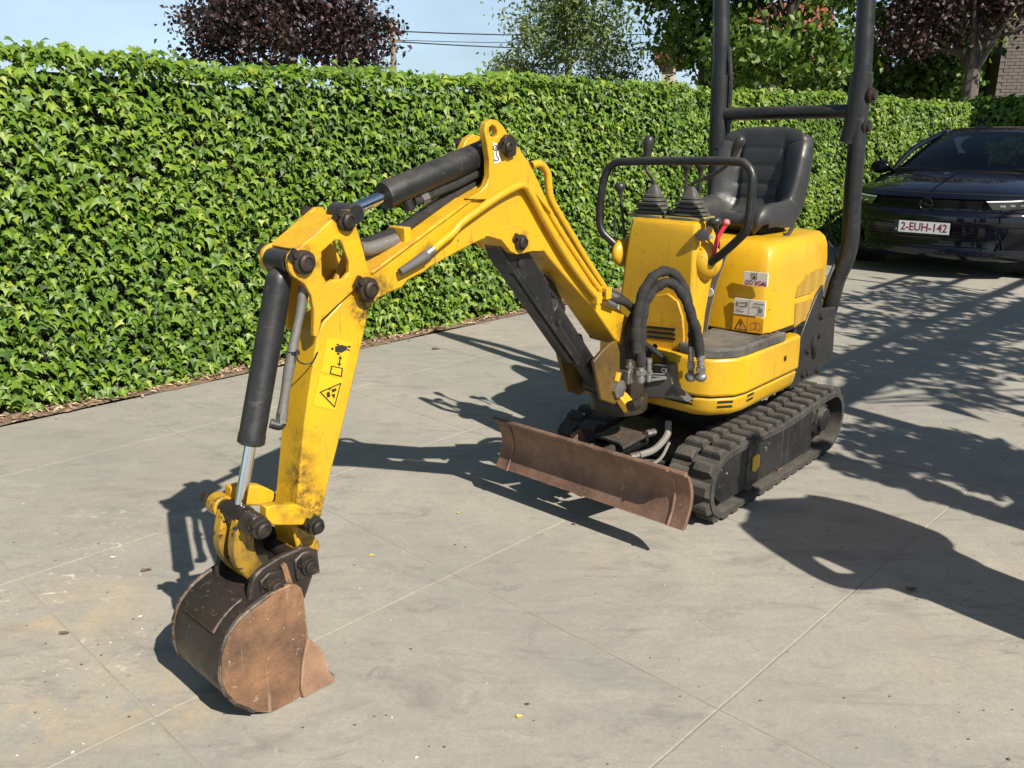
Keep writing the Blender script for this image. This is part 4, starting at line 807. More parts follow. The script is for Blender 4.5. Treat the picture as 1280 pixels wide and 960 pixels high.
def pin(r, y, z, rad, parent, frame=B, mat=GUN, flange=True, ln=.022):
    s_ = 1 if y > 0 else -1; ax = (NB if frame is B else NL) * s_
    q_ = MB(); o3 = frame(r, y, z); uu = UB * .8 + ZV * .6; ww = np.cross(uu, ax)
    q_.obox(o3 + uu * rad * 1.0 + ax * ln * .22, uu * rad * .55, ww * rad * .5, ax * ln * .2); q_.cyl(o3 + uu * rad * 1.25 + ax * ln * .3, o3 + uu * rad * 1.25 + ax * ln * .75, rad * .27, 6)
    p = q_.turned(frame(r, y, z), ax, [(0, rad * 1.08), (ln * .5, rad * 1.05), (ln * .55, rad * .78), (ln * .9, rad * .74), (ln, rad * .5), (ln * .86, rad * .42), (ln * .86, .001)], 18).build('pin', mat, parent)
    return p
fr_, fz_ = .065, .695                                           # boom foot
pin(fr_, -.090, fz_, .026, dig)
bcx, bcz = bp(765, 484, .06)
MB().cyl(B(bcx, -.095, bcz), B(bcx, .085, bcz), .021, 14).build('pin', GUN, dig); MB().turned(B(bcx, .082, bcz), NB, [(0, .034), (.016, .034), (.018, .02), (.02, .002)], 6).build('pin_nut', STEEL, dig, smooth=False)
MB().tube([B(bcx + .01, .085, bcz + .03), B(bcx + .0, .085, bcz + .06)], .012, 8, 1).build('grease_tab', YELB, dig)
# ---- boom ---------------------------------------------------------------------------
YB = .062
beam = [(463, 341), (487, 322), (512, 304), (548, 276), (586, 249), (606, 237), (622, 226), (640, 219), (657, 222), (668, 232), (680, 252), (713, 311), (741, 356), (770, 383), (787, 398), (788, 412), (777, 432), (768, 424), (741, 384), (715, 356), (690, 327), (680, 314), (665, 313), (654, 316), (646, 318), (640, 316), (628, 301), (608, 298), (594, 304), (566, 319), (537, 335), (530, 341), (519, 346), (510, 351), (503, 360), (492, 364), (482, 369), (472, 374), (462, 375), (454, 369), (452, 358), (456, 347)]
beam_rz = [bp(px, py, YB) for px, py in beam]
bm_ = MB().plate(B, beam_rz, -YB, YB).build('boom', YEL, dig, bevel=.005, seg=2)
ear = [(586, 249), (600, 240), (608, 232), (612, 220), (612, 200), (609, 180), (606, 162), (608, 154), (614, 149), (621, 150), (628, 156), (640, 174), (652, 190), (662, 204), (674, 228), (690, 268), (672, 246), (660, 236), (645, 231), (628, 238), (610, 250)]
eye = [(611.5, 164), (612, 159), (616, 156.5), (620, 159), (622.5, 165), (622, 170.5), (618, 172), (613.5, 170)]
for s in (-1, 1):
    sgn = lambda r, y, z: B(r, y * s, z)
    if s > 0: MB().plate_hole(sgn, [bp(px, py, YB + .012) for px, py in ear], [bp(px, py, YB + .012) for px, py in eye], YB - .012, YB + .012).build('boom_ear', YEL, bm_, bevel=.003)
    else: MB().plate(sgn, [bp(px, py, YB + .012) for px, py in ear[:4] + [(614, 200), (616, 186), (622, 174), (630, 168), (639, 171), (646, 180)] + ear[12:]], YB - .012, YB + .012).build('boom_ear', YEL, bm_, bevel=.003)
    # pad round the lift cylinder pin
    pad = [(608, 295), (622, 287), (634, 283), (650, 283), (662, 288), (672, 300), (679, 314), (665, 314), (654, 317), (646, 318), (638, 314), (627, 300)]
    MB().plate(sgn, [bp(px, py, YB + .006) for px, py in pad], YB - .002, YB + .006).build('pin_pad', YEL, bm_, bevel=.002)
    r, z = bp(651, 303, YB + .01); pin(r, s * (YB + .006), z, .022, bm_)
    r, z = bp(633, 183, YB + .03); pin(r, s * (YB + .024), z, .017, bm_, ln=.022)
    r, z = bp(462, 361, YB + .02); pin(r, s * (YB + .006), z, .027, bm_, ln=.03)
    # raised flange strip along the upper edge of the side plate
r, z = bp(634, 183, YB + .014); MB().plate(B, [bp(px, py, YB + .013) for px, py in ((627, 172), (631, 168), (637, 169), (642, 184), (641, 194), (633, 197), (628, 190))], YB + .011, YB + .026).build('pin_keeper', GUN, bm_, bevel=.002)
MB().plate(B, [bp(px, py, YB) for px, py in ((462, 340), (512, 303), (586, 248), (588, 251), (514, 306), (464, 343))], -YB - .006, YB + .006).build('top_flange', YELB, bm_, bevel=.002)
# hard pipes on the near side
def bpp(px, py, y): r, z = bp(px, py, y); return B(r, y, z)
YP = YB + .018
MB().tube([bpp(px, py, YP) for px, py in ((541, 312), (552, 302), (566, 291), (576, 279), (596, 264), (622, 246), (644, 234), (655, 232), (664, 243), (684, 280), (712, 327), (741, 366), (750, 373))], .0115, 10, 4).build('hard_pipe', YEL, dig)
MB().tube([bpp(px, py, .046) for px, py in ((664, 207), (675, 205), (684, 216), (686, 234), (690, 252), (712, 290), (736, 330), (757, 362))], .012, 10, 4).build('hard_pipe', YEL, dig)
MB().tube([bpp(px, py, YP - .02) for px, py in ((672, 236), (682, 258), (700, 289), (730, 335), (752, 366))], .011, 10, 4).build('hard_pipe', YEL, dig)
for px, py in ((744, 372), (756, 366)): MB().obox(bpp(px, py, YP - .008), NB * .02, UB * .014, ZV * .02).build('pipe_clamp', YEL, dig, bevel=.003)
MB().tube([bpp(px, py, YP) for px, py in ((541, 312), (523, 326))], .0135, 10, 1).build('pipe_nut', STEEL, dig)
MB().tube([bpp(px, py, YP) for px, py in ((533, 319), (515, 331), (500, 340))], .0150, 10, 2, rf=lambda q: 1 - .35 * q).build('hose_end', PLASTIC, dig)
MB().tube([bpp(px, py, y) for px, py, y in ((752, 366, YP - .01), (765, 374, YP), (782, 378, YP + .01), (796, 392, .06))], .0135, 10, 4).build('hydraulic_hose', HOSE, dig)
MB().tube([bpp(px, py, y) for px, py, y in ((757, 364, .0), (775, 372, .02), (790, 384, .03))], .0135, 10, 4).build('hydraulic_hose', HOSE, dig)
for px, py in ((763, 379), (766, 370)): MB().tube([bpp(px - 6, py - 2, YP), bpp(px + 6, py + 2.5, YP)], .0125, 10, 1).build('hose_fitting', STEEL, dig)
# hose along the boom's top face and its clamp
top_h = [(449, 309), (470, 300), (490, 293), (512, 281), (540, 262), (575, 240), (600, 226)]
MB().tube([bpp(px, py, -.005) for px, py in top_h], .0165, 10, 4).build('hydraulic_hose', HOSE, dig)
MB().tube([bpp(px, py, .01) for px, py in ((449, 311), (462, 311), (478, 306), (495, 300))], .0185, 12, 4).build('corrugated_hose', worn('corrugated_hose', (.12, .115, .105), (.2, .19, .17), (.3, .28, .25), .5, .2, s=20), dig)
MB().obox(bpp(500, 297, .01), UB * .012, NB * .035, ZV * .03).build('hose_clamp', YEL, dig, bevel=.004)
MB().plate(B, [bp(px, py, -YB) for px, py in ((494, 292), (540, 259), (544, 262), (498, 297))], -YB - .004, -YB).build('hose_guard', YEL, dig)
# lift cylinder with channel guard
tr_, tz_ = bp(651, 303, YB + .01); ax0 = np.array([tr_, tz_]); ax1 = np.array([bcx, bcz]); dd = (ax1 - ax0) / np.linalg.norm(ax1 - ax0); LL = np.linalg.norm(ax1 - ax0); nn = np.array([dd[1], -dd[0]])
if nn[0] < 0: nn = -nn                                                   # outward (forward) side
def lc(s_, o_): p = ax0 + dd * s_ + nn * o_; return (p[0], p[1])
def lcP(s_, o_, y): r, z = lc(s_, o_); return B(r, y, z)
lift = MB().cyl(lcP(LL * .42, 0, 0), lcP(LL * .97, 0, 0), .037, 24).build('lift_cylinder', BLK, dig, bevel=.003)
MB().cyl(lcP(.02, 0, 0), lcP(LL * .44, 0, 0), .02, 16).build('lift_cylinder_rod', CHROME, dig)
MB().cyl(lcP(LL, 0, -.045), lcP(LL, 0, .045), .036, 18).build('cylinder_eye', BLK, lift); MB().cyl(lcP(0, 0, -.05), lcP(0, 0, .05), .036, 18).build('cylinder_eye', BLK, lift)
gd = MB(); 
gd.plate(B, [lc(-.02, .044), lc(.02, .056), lc(LL * .74, .052), lc(LL * .76, .044)], -.036, .036)
for s in (-1, 1): gd.plate(B, [lc(-.03, .042), lc(-.03, -.01), lc(.06, -.03), lc(LL * .30, -.03), lc(LL * .45, .02), lc(LL * .74, .02), lc(LL * .75, .045)], *sorted((s * .030, s * .036)))
gu = gd.build('cylinder_guard', BLK, dig, bevel=.002)
MB().obox(lcP(LL * .42, .056, .016), (UB * dd[0] + ZV * dd[1]) * LL * .30, NB * .008, (UB * nn[0] + ZV * nn[1]) * .004).build('guard_rib', BLK, gu, bevel=.002)
for s_ in (.10, .48): MB().turned(lcP(LL * s_, .02, .036), NB, [(0, .012), (.006, .012), (.007, .004)], 8).build('bolt', GUN, gu)
MB().plate(B, [lc(LL * .33, -.04), lc(LL * .30, -.062), lc(LL * .37, -.075), lc(LL * .52, -.06), lc(LL * .54, -.04)], -.04, .0).build('cylinder_port', BLK, lift, bevel=.004)
# lifting-point label on the ear
hk = [(616, 178), (623.5, 179.5), (626, 202), (618, 205)]
lab = MB().prism([bpp(px, py, YB + .0125) for px, py in hk], [bpp(px, py, YB + .0140) for px, py in hk]).build('hook_label', WHITE, bm_, smooth=False)
ep = lambda px, py: bpp(px, py, YB + .0148)
def ring_at(cx_, cy_, r, w, parent, mat=INK, P=ep, n=20, a0=0, a1=2 * math.pi, name='symbol'):
    full = abs(a1 - a0 - 2 * math.pi) < .01; ts = np.linspace(a0, a1, n + (1 if full else 0)); V, F_ = [], []
    for t in ts: V += [P(cx_ + r * math.cos(t), cy_ + r * math.sin(t)), P(cx_ + (r - w) * math.cos(t), cy_ + (r - w) * math.sin(t))]
    for i in range(len(ts) - 1): F_.append((2 * i, 2 * i + 1, 2 * i + 3, 2 * i + 2))
    return MB().add(V, F_).build(name, mat, parent, smooth=False)
def poly_at(pts, parent, mat=INK, P=ep, name='symbol'): return MB().add([P(*p) for p in pts], [tuple(range(len(pts)))]).build(name, mat, parent, smooth=False)
ring_at(620, 185, 3.8, 1.0, lab); ring_at(620.3, 185.3, 1.8, .8, lab); poly_at([(620, 189), (621, 189), (621.4, 196), (620.4, 196)], lab); ring_at(620.6, 198.5, 3.2, 1.2, lab, a0=-1.2, a1=3.0)
# ---- stick ----------------------------------------------------------------------------
YS, YE = .050, .064
stick = [(397, 421), (405, 402), (457, 344), (470, 350), (468, 372), (461, 388), (452, 432), (430, 527), (414, 590), (401, 648), (394, 672), (388, 690), (380, 693), (371, 684), (366, 660), (371, 630), (381, 527), (385, 500)]
stk_rz = [bp(px, py, YS) for px, py in stick]
sk = MB().plate(B, stk_rz, -YS, YS).build('stick', YEL, dig, bevel=.004)
brk = [(360, 327), (362, 318), (368, 312), (376, 309), (398, 290), (421, 269), (428, 263), (437, 262), (443, 269), (446, 284), (453, 308), (460, 336), (470, 345), (478, 353), (479, 364), (472, 375), (463, 380), (455, 375), (449, 366), (456, 350), (402, 400), (397, 422), (392, 420), (392.5, 388), (389, 369), (381, 355), (366, 345), (361, 337)]
win = [(402, 315), (419, 300), (425, 300), (429, 307), (436, 327), (436, 341), (429, 349), (416, 350), (406, 356), (402.5, 345)]
for s in (-1, 1):
    sgn = lambda r, y, z: B(r, y * s, z)
    MB().plate_hole(sgn, [bp(px, py, YE) for px, py in brk], [bp(px, py, YE) for px, py in win], YE - .014, YE).build('stick_bracket', YEL, sk, bevel=.002)
    r, z = bp(381, 328, YE + .01); pin(r, s * YE, z, .027, sk, ln=.026)
    r, z = bp(434, 276, YE + .01); pin(r, s * YE, z, .024, sk, ln=.026)
cv = [(372, 312), (421, 269), (424, 273), (376, 316)]
MB().plate(B, [bp(px, py, YE) for px, py in cv], -YE + .002, YE - .002).build('bracket_cover', YELB, sk, bevel=.002)
MB().cyl(bpp(402, 402, 0), bpp(434, 318, 0), .012, 10).build('bracket_brace', YELB, sk)
r, z = bp(462, 361, YB + .02); MB().cyl(B(r, -.048, z), B(r, .048, z), .035, 18).build('stick_boss', YELD, sk)
wl = bp(384, 690, .06); MB().cyl(B(wl[0] - .01, -YS, wl[1]), B(wl[0] - .01, YS, wl[1]), .034, 18).build('stick_tip', YELD, sk)
# greasy wear on the lower front of the stick
# warning labels on the stick
slp = lambda px, py: bpp(px, py, YS + .0022)
s1 = MB().prism([bpp(px, py, YS + .0002) for px, py in ((409, 422), (440, 428), (429, 471), (401, 465))], [bpp(px, py, YS + .0014) for px, py in ((409, 422), (440, 428), (429, 471), (401, 465))]).build('warning_label', STICKY, sk, smooth=False)
s2 = MB().prism([bpp(px, py, YS + .0002) for px, py in ((400, 468), (429, 474), (419, 513), (391, 507))], [bpp(px, py, YS + .0014) for px, py in ((400, 468), (429, 474), (419, 513), (391, 507))]).build('warning_label', STICKY, sk, smooth=False)
poly_at([(419, 433), (427, 431), (434, 433), (434, 437), (427, 441), (419, 440)], s1, P=slp); ring_at(415.5, 436, 1.7, 1.6, s1, P=slp); poly_at([(421, 429.5), (424, 430), (424, 432), (420.5, 431)], s1, P=slp); poly_at([(421, 441), (424, 441), (425, 444), (421, 443)], s1, P=slp)
poly_at([(434, 433), (437, 431.5), (439, 434), (436, 435)], s1, P=slp); poly_at([(434, 436), (437, 437), (438, 439), (434, 438)], s1, P=slp)
poly_at([(424.4, 447), (426.2, 447), (425.2, 455), (423.6, 455)], s1, P=slp); poly_at([(425.6, 444.5), (428, 448.5), (422.6, 448)], s1, P=slp); poly_at([(424, 458), (421.3, 454), (427, 454.4)], s1, P=slp)
def outline(pts, w, parent, P): 
    c = np.mean(pts, 0); V = [P(*p) for p in pts] + [P(*(np.array(p) + (c - np.array(p)) * w)) for p in pts]; n = len(pts)
    return MB().add(V, [(i, (i + 1) % n, n + (i + 1) % n, n + i) for i in range(n)]).build('symbol', INK, parent, smooth=False)
outline([(414, 457), (429, 460), (427.5, 471), (412, 467)], .22, s1, slp)
outline([(399, 490), (427, 478), (418.5, 510)], .17, s2, slp)
for q in ([(408, 491), (412, 489), (413, 496), (409, 497)], [(414, 487), (420, 485), (421, 488), (416, 491)], [(414, 493), (419, 492), (418, 499), (416, 496)], [(411, 485.5), (413.5, 485), (413.5, 487), (411, 487.5)]): poly_at(q, s2, P=slp)
# stick cylinder (along the boom's back)
pr = np.array(bp(432, 266, 0)); pe = np.array(bp(622, 184, 0)); d2 = (pe - pr) / np.linalg.norm(pe - pr); L2 = np.linalg.norm(pe - pr)
def sc_(s_, o_=0): q = pr + d2 * s_ + np.array([d2[1], -d2[0]]) * o_; return (q[0], q[1])
def scP(s_, o_=0, y=0): r, z = sc_(s_, o_); return B(r, y, z)
pb_ = np.array(bp(479, 242, 0)); sb = (pb_ - pr) @ d2
sc1 = MB().turned(scP(sb), UB * d2[0] + ZV * d2[1], [(0, .028), (0.001, .036), (.015, .0375), (L2 - sb - .055, .0375), (L2 - sb - .03, .034), (L2 - sb - .02, .02)], 26).build('stick_cylinder', BLK, dig)
MB().cyl(scP(.0), scP(sb + .02), .0155, 16).build('cylinder_rod', CHROME, sc1); MB().cyl(scP(0, 0, -.045), scP(0, 0, .045), .025, 18).build('rod_eye', BLK, sc1); MB().cyl(scP(L2, 0, -.046), scP(L2, 0, .046), .036, 18).build('cylinder_eye', BLK, sc1)
MB().cyl(scP(sb + .06, -.030, .012), scP(sb + .06, -.058, .016), .015, 10).build('port_elbow', BLK, sc1)
MB().tube([bpp(px, py, .012) for px, py in ((517, 252), (530, 248), (548, 239), (570, 230), (590, 220), (606, 212))], .0125, 10, 4).build('hydraulic_hose', HOSE, dig)
MB().tube([bpp(px, py, .012) for px, py in ((526, 250), (534, 246.5))], .0155, 6, 1).build('hose_fitting', PLASTIC, dig)
# bucket cylinder (in front of the stick)
p0 = np.array(bp(353, 326, 0)); p1 = np.array(bp(298, 643, 0)); p2 = np.array(bp(319, 556, 0)); d3 = (p1 - p0) / np.linalg.norm(p1 - p0); L3 = np.linalg.norm(p1 - p0); sb3 = (p2 - p0) @ d3
def k3(s_, o_=0, y=0): q = p0 + d3 * s_ + np.array([d3[1], -d3[0]]) * o_; return B(q[0], y, q[1])
bc = MB().turned(k3(.03), UB * d3[0] + ZV * d3[1], [(-.01, .018), (0, .027), (.012, .0305), (.03, .032), (sb3 - .06, .032), (sb3 - .055, .0335), (sb3 - .035, .0335), (sb3 - .03, .027), (sb3 - .029, .018)], 26).build('bucket_cylinder', BLK, dig)
MB().cyl(k3(sb3 - .01), k3(L3), .0145, 18).build('cylinder_rod', CHROME, bc); MB().cyl(k3(0, 0, -.044), k3(0, 0, .044), .028, 18).build('cylinder_eye', BLK, bc)
MB().cyl(k3(L3, 0, -.036), k3(L3, 0, .036), .030, 18).build('rod_eye', GUN, bc)
BRAID = worn('braided_hose', (.20, .19, .175), (.10, .095, .085), (.34, .32, .29), .45, .4, s=26, dirt=.6)
b = MB(); hp3 = [bpp(px, py, .03) for px, py in ((380, 358), (376, 385), (367, 430), (359, 475), (354, 508), (352.5, 522))]
b.tube(hp3, .0125, 10, 10, rf=lambda q: 1 + .09 * math.sin(q * 330)); b.build('braided_hose', BRAID, dig)
MB().tube([bpp(352.5, 516, .03), bpp(352, 528, .03)], .0145, 6, 1).build('hose_fitting', STEEL, dig); MB().tube([bpp(353, 528, .03), bpp(349, 532, .03), bpp(338, 529, .02)], .012, 10, 4).build('hose_elbow', BLK, dig)
MB().tube([bpp(371, 437, .055), bpp(372, 450, .056), bpp(381, 455, .056), bpp(391, 452, .056), bpp(397, 440, .056)], .0022, 6, 4).build('cable_tie', BLK, dig); MB().turned(bpp(366.5, 441, .03) - ZV * .004, ZV, [(0, .016), (.01, .016)], 12).build('hose_band', BLK, dig)
# ---- bucket linkage -----------------------------------------------------------------------
lp1 = bp(324, 659, .105); lp2 = bp(392, 656, .098); q1 = bp(383, 705, .09); q2 = bp(341, 731, .09)
lk = lambda px, py: bp(px, py, .10)
for s in (-1, 1):
    sgn = lambda r, y, z: B(r, y * s, z)
    ln_ = MB().plate(sgn, [lk(*p) for p in ((333, 634), (346, 631), (372, 631), (386, 637), (393, 643), (386, 656), (374, 657), (342, 657), (333, 652))], .068, .100).build('side_link', YEL if s > 0 else YELB, dig, bevel=.004)
    MB().cyl(sgn(lp1[0], .058, lp1[1]), sgn(lp1[0], .104, lp1[1]), .029, 20).build('link_boss', GREASE_SHADE if s > 0 else YELD, ln_, bevel=.003); MB().cyl(sgn(lp2[0], .056, lp2[1]), sgn(lp2[0], .099, lp2[1]), .025, 20).build('link_boss', GREASE_SHADE, ln_, bevel=.003)
    pin(lp1[0], s * .104, lp1[1], .024, ln_, ln=.03); pin(lp2[0], s * .099, lp2[1], .021, ln_, ln=.028)
    # curved bucket link, one of a pair tied by a web
    v0 = np.array(lp1); v1 = np.array(q2); ch = v1 - v0; nn3 = np.array([-ch[1], ch[0]]); nn3 /= np.linalg.norm(nn3); nn3 = nn3 if nn3[0] > 0 else -nn3
    outer = [tuple(v0 + ch * t + nn3 * (.028 + .030 * math.sin(math.pi * t))) for t in np.linspace(-.05, 1.05, 10)]; inner = [tuple(v0 + ch * t + nn3 * (-.028 + .030 * math.sin(math.pi * t))) for t in np.linspace(1.05, -.05, 10)]
    MB().plate(sgn, outer + inner, .018, .054).build('bucket_link', YELD, dig, bevel=.005)
v0 = np.array(lp1); v1 = np.array(q2); ch = v1 - v0
MB().plate(B, [tuple(v0 + ch * t + nn3 * o_) for t, o_ in ((.3, .02), (.6, .028), (.85, .02), (.85, -.01), (.6, .0), (.3, -.01))], -.02, .02).build('link_web', YELD, dig)
MB().cyl(B(lp1[0], -.10, lp1[1]), B(lp1[0], .10, lp1[1]), .022, 16).build('pin', GUN, dig); MB().cyl(B(lp2[0], -.095, lp2[1]), B(lp2[0], .095, lp2[1]), .02, 16).build('pin', GUN, dig)
MB().cyl(B(q1[0], -.09, q1[1]), B(q1[0], .09, q1[1]), .022, 16).build('pin', GUN, dig); MB().cyl(B(q2[0], -.09, q2[1]), B(q2[0], .09, q2[1]), .022, 16).build('pin', GUN, dig)
# ---- bucket -----------------------------------------------------------------------------------
W2 = .120
side = [(363, 731), (371, 731), (377, 735), (380, 746), (382.5, 769), (386, 799), (384, 866), (370, 885), (342, 890), (318, 889.5), (296, 881), (282, 868), (275, 850), (275, 822), (283, 797), (299, 775), (313, 762), (341, 741)]
srz = [bp(px, py, W2) for px, py in side]
back = [(371, 733), (363, 731), (341, 741), (313, 762), (299, 775), (283, 797), (275, 822), (275, 850), (282, 868), (296, 881), (318, 889.5), (342, 890), (370, 886), (398, 877), (418, 868)]
brz = np.array([bp(px, py, W2) for px, py in back])
zmin = min(brz[:, 1].min(), 0); brz[:, 1] = np.maximum(brz[:, 1], .002)
P2d = [cr([tuple(x) for x in brz], t) for t in np.linspace(0, 1, 60)]; P2d = [np.array([p[0], max(p[1], .0015)]) for p in P2d]
inn = []
for i, p in enumerate(P2d):
    t = P2d[min(i + 1, 59)] - P2d[max(i - 1, 0)]; t /= np.linalg.norm(t); nr = np.array([-t[1], t[0]]); c0 = np.array([1.50, .17])
    if (c0 - p) @ nr < 0: nr = -nr
    inn.append(p + nr * .010)
bk = MB().plate(B, [tuple(p) for p in P2d] + [tuple(p) for p in inn[::-1]], -W2 + .010, W2 - .010).build('bucket', BKT, dig, angle=50)
srz = [(r, max(z, .002)) for r, z in srz]
srz_s = srz[:7] + [tuple(cr(srz[7:], t)) for t in np.linspace(0, 1, 40)]; srz_s = [(r, max(z, .0015)) for r, z in srz_s]
for s in (-1, 1):
    sgn = lambda r, y, z: B(r, y * s, z)
    MB().plate(sgn, srz_s, W2 - .010, W2).build('bucket_side', RUST, bk, bevel=.002)
    sct = [(384, 799), (391, 801), (402, 811), (412, 838), (419.5, 858), (418, 866), (398, 875), (380, 880), (376, 862), (378, 830)]
    MB().plate(sgn, [(r, max(z, .003)) for r, z in (bp(px, py, W2 + .008) for px, py in sct)], W2 + .0005, W2 + .009).build('side_cutter', worn('worn_edge_steel', (.34, .20, .125), (.13, .075, .05), (.50, .40, .30), .6, .1, s=9, dirt=.9, chips=.03, edge=.9), bk, bevel=.002)
    MB().tube([B(r, s * (W2 - .002), z) for r, z in srz[9:18]], .005, 6, 1).build('weld_bead', BKT, bk)
    eo = [(310, 764), (313, 735), (317, 721), (326, 711), (350, 696), (377, 684), (386, 683), (393, 687), (395, 702), (390, 722), (381, 748), (372, 752), (342, 760)]
    er = MB().plate(sgn, [bp(px, py, .088) for px, py in eo], .072, .090).build('bucket_ear', BKT, bk, bevel=.004)
    for (qq, ang) in ((q1, 0), (q2, 0)):
        pin(qq[0], s * .098, qq[1], .022, er, ln=.02)
        MB().plate(sgn, [(qq[0] + a * .034, qq[1] + c * .036) for a, c in ((-1, -1), (1, -.9), (1.05, .7), (.4, 1.1), (-.9, .9))], .089, .098).build('pin_plate', BKT, er, bevel=.003)
    MB().plate(sgn, [(q2[0] - .035, q2[1] - .03), (q2[0] - .05, q2[1] - .02), (q2[0] - .035, q2[1] + .05), (q2[0] - .022, q2[1] + .045)], .090, .104).build('ear_rib', RUST, er, bevel=.002)
# wear plate on the bucket's back, cutting lip, cross tube
i0, i1 = 17, 27; wp = [P2d[i] for i in range(12, 23)]; wn_ = []
for i in range(12, 23):
    t = P2d[i + 1] - P2d[i - 1]; t /= np.linalg.norm(t); nr = np.array([-t[1], t[0]]); nr = nr if (np.array([1.50, .17]) - P2d[i]) @ nr < 0 else -nr; wn_.append(P2d[i] + nr * .007)
MB().plate(B, [tuple(p) for p in wp] + [tuple(p) for p in wn_[::-1]], -.075, .075).build('wear_plate', BKT, bk, bevel=.003)
MB().plate(B, [tuple(P2d[-7]), tuple(P2d[-1]), tuple(P2d[-1] + np.array([-.006, .016])), tuple(P2d[-7] + np.array([0, .018]))], -W2 - .004, W2 + .004).build('cutting_lip', worn('lip_steel', (.25, .2, .17), (.16, .1, .07), (.4, .36, .32), .5, .4, s=8), bk, bevel=.002)
# ---- hose loops, fittings -----------------------------------------------------------------------
def hx(px, py, x): return on_x(px, py, x)
H1 = [(801, 458, .56), (801, 430, .56), (803, 400, .55), (808, 376, .53), (819, 361, .49), (834, 353, .46), (847, 360, .43), (858, 377, .42), (866, 399, .415), (872, 418, .41), (875, 446, .405)]
H2 = [(796, 440, .60), (795, 420, .60), (797, 395, .58), (802, 370, .56), (813, 350, .52), (826, 340, .47), (840, 341, .42), (853, 356, .39), (862, 385, .395), (866, 410, .39), (866, 432, .385)]
lump = lambda k: (lambda q: 1 + .09 * math.sin(q * 61 + k) + .06 * math.sin(q * 147 + 2 * k))
for k, Hh in enumerate((H1, H2)): MB().tube([hx(*p) for p in Hh], .0172, 12, 7, rf=lump(k)).build('wrapped_hose', HOSE, dig)
for (px, y0, y1, x, r) in ((801, 446, 478, .56, .0175), (811, 448, 477, .53, .0125), (787, 448, 464, .58, .013), (876, 444, 474, .405, .0155), (864, 430, 474, .385, .013)):
    n = 4; fb = MB()
    pts = []
    for i in range(n):
        a0 = y0 + (y1 - y0) * i / n; a1 = y0 + (y1 - y0) * (i + .8) / n; fb.cyl(hx(px, a0, x), hx(px, a1, x), r * (1, .86, 1.1, .9)[i], (14, 14, 6, 14)[i])
        fb.cyl(hx(px, a1, x), hx(px, y0 + (y1 - y0) * (i + 1) / n, x), r * .72, 10)
    fb.build('hose_fitting', STEEL, dig)
MB().obox(hx(784, 470, .575), UF * .022, NL * .022, ZV * .024).build('valve_cube', STEEL, dig, bevel=.003)
for px, py in ((863.5, 471), (876, 471)): MB().blob(hx(px, py, .40), UF * .020, NL * .022, ZV * .019).build('elbow_fitting', STEEL, dig)
for k, Hh in enumerate(([(787, 450, .58), (785, 432, .585), (784, 414, .57), (789, 398, .53), (797, 386, .46)], [(791, 446, .57), (790, 425, .58), (789, 408, .57), (793, 394, .5)], [(806, 460, .40), (812, 440, .37), (820, 432, .34)], [(828, 446, .40), (815, 436, .42), (803, 426, .43), (796, 410, .42)], [(795, 450, .55), (793, 425, .55), (792, 405, .53), (797, 390, .46)], [(833, 452, .38), (822, 442, .40), (812, 436, .42)])):
    MB().tube([hx(*p) for p in Hh], .013 if k in (0, 1, 4) else .010, 8, 5).build('hydraulic_hose', HOSE, dig)
MB().tube([hx(868, 431, .39), hx(869.5, 437, .39)], .006, 8, 1).build('red_cap', RED, dig)
# ---- labels on the engine cover -----------------------------------------------------------------------
FX_ = .038
fpx = lambda px, py, d=0: on_x(px, py, FX_ - .0 + d) 
def flab(pix, name, mat, d=0.):      # on the cover's front face
    A = [fpx(px, py, d) for px, py in pix]; return MB().prism([p - UF * .006 for p in A], [p + UF * .0012 for p in A]).build(name, mat, dig, smooth=False)
l1 = flab([(930.5, 339), (960, 342), (959, 358.5), (929, 355.5)], 'oil_label', WHITE); f1 = lambda px, py: fpx(px, py, .0022)
lettering('ISO VG46', .027, INKR, l1, f1(931.5, 353), f1(958, 355) - f1(931, 351.9), ZV, bold=.0008, width=float(np.linalg.norm(f1(957.5, 355) - f1(931.5, 352))))
outline([(941.5, 343), (948.5, 343.5), (948.5, 350), (941.5, 349.5)], .25, l1, f1); ring_at(945, 347, 1.7, 1.7, l1, P=f1)
for px in (942, 945, 948): poly_at([(px - .5, 341), (px + .5, 341), (px + .5, 343), (px - .5, 343)], l1, P=f1)
l2 = flab([(920.5, 372.5), (959, 377), (957.5, 397), (919, 392)], 'lubrication_chart', WHITE); GI = plain('chart_grey', (.18, .17, .17), .6)
poly_at([(938.5, 375), (939.1, 375), (938, 394), (937.4, 394)], l2, mat=GI, P=f1)
for q in ([(922.5, 377), (925, 376.8), (925, 383), (922.3, 383)], [(927, 377.5), (934, 378.5), (934, 380), (927, 379)], [(926, 382), (934, 383), (934, 384.4), (926, 383.4)], [(934.5, 377), (936.5, 377.5), (936, 384), (934, 383.5)], [(921.5, 388), (932, 389.5), (932, 390.5), (921.5, 389)], [(921.5, 385.5), (929, 386.5), (929, 387.3), (921.5, 386.3)],
          [(944, 379), (957, 380.6), (957, 381.8), (944, 380.2)], [(942, 383), (953, 384.4), (953, 385.6), (942, 384.2)], [(950, 386), (955, 386.6), (954.6, 392), (949.6, 391.4)], [(946, 393), (956, 394.3), (956, 395), (946, 393.8)]): poly_at(q, l2, mat=GI, P=f1)
l3 = flab([(918.5, 394.5), (957, 399.5), (955.5, 417.5), (917, 412.5)], 'warning_label', STICKO)
outline([(927.5, 398), (936.5, 413.8), (919.5, 411.5)], .22, l3, f1); poly_at([(926.8, 402), (928.8, 402.2), (928.2, 408), (927.2, 408)], l3, P=f1); ring_at(927.6, 410, .9, .9, l3, P=f1, n=8)
poly_at([(936.6, 397), (937.1, 397), (935.9, 415), (935.4, 415)], l3, mat=GI, P=f1)
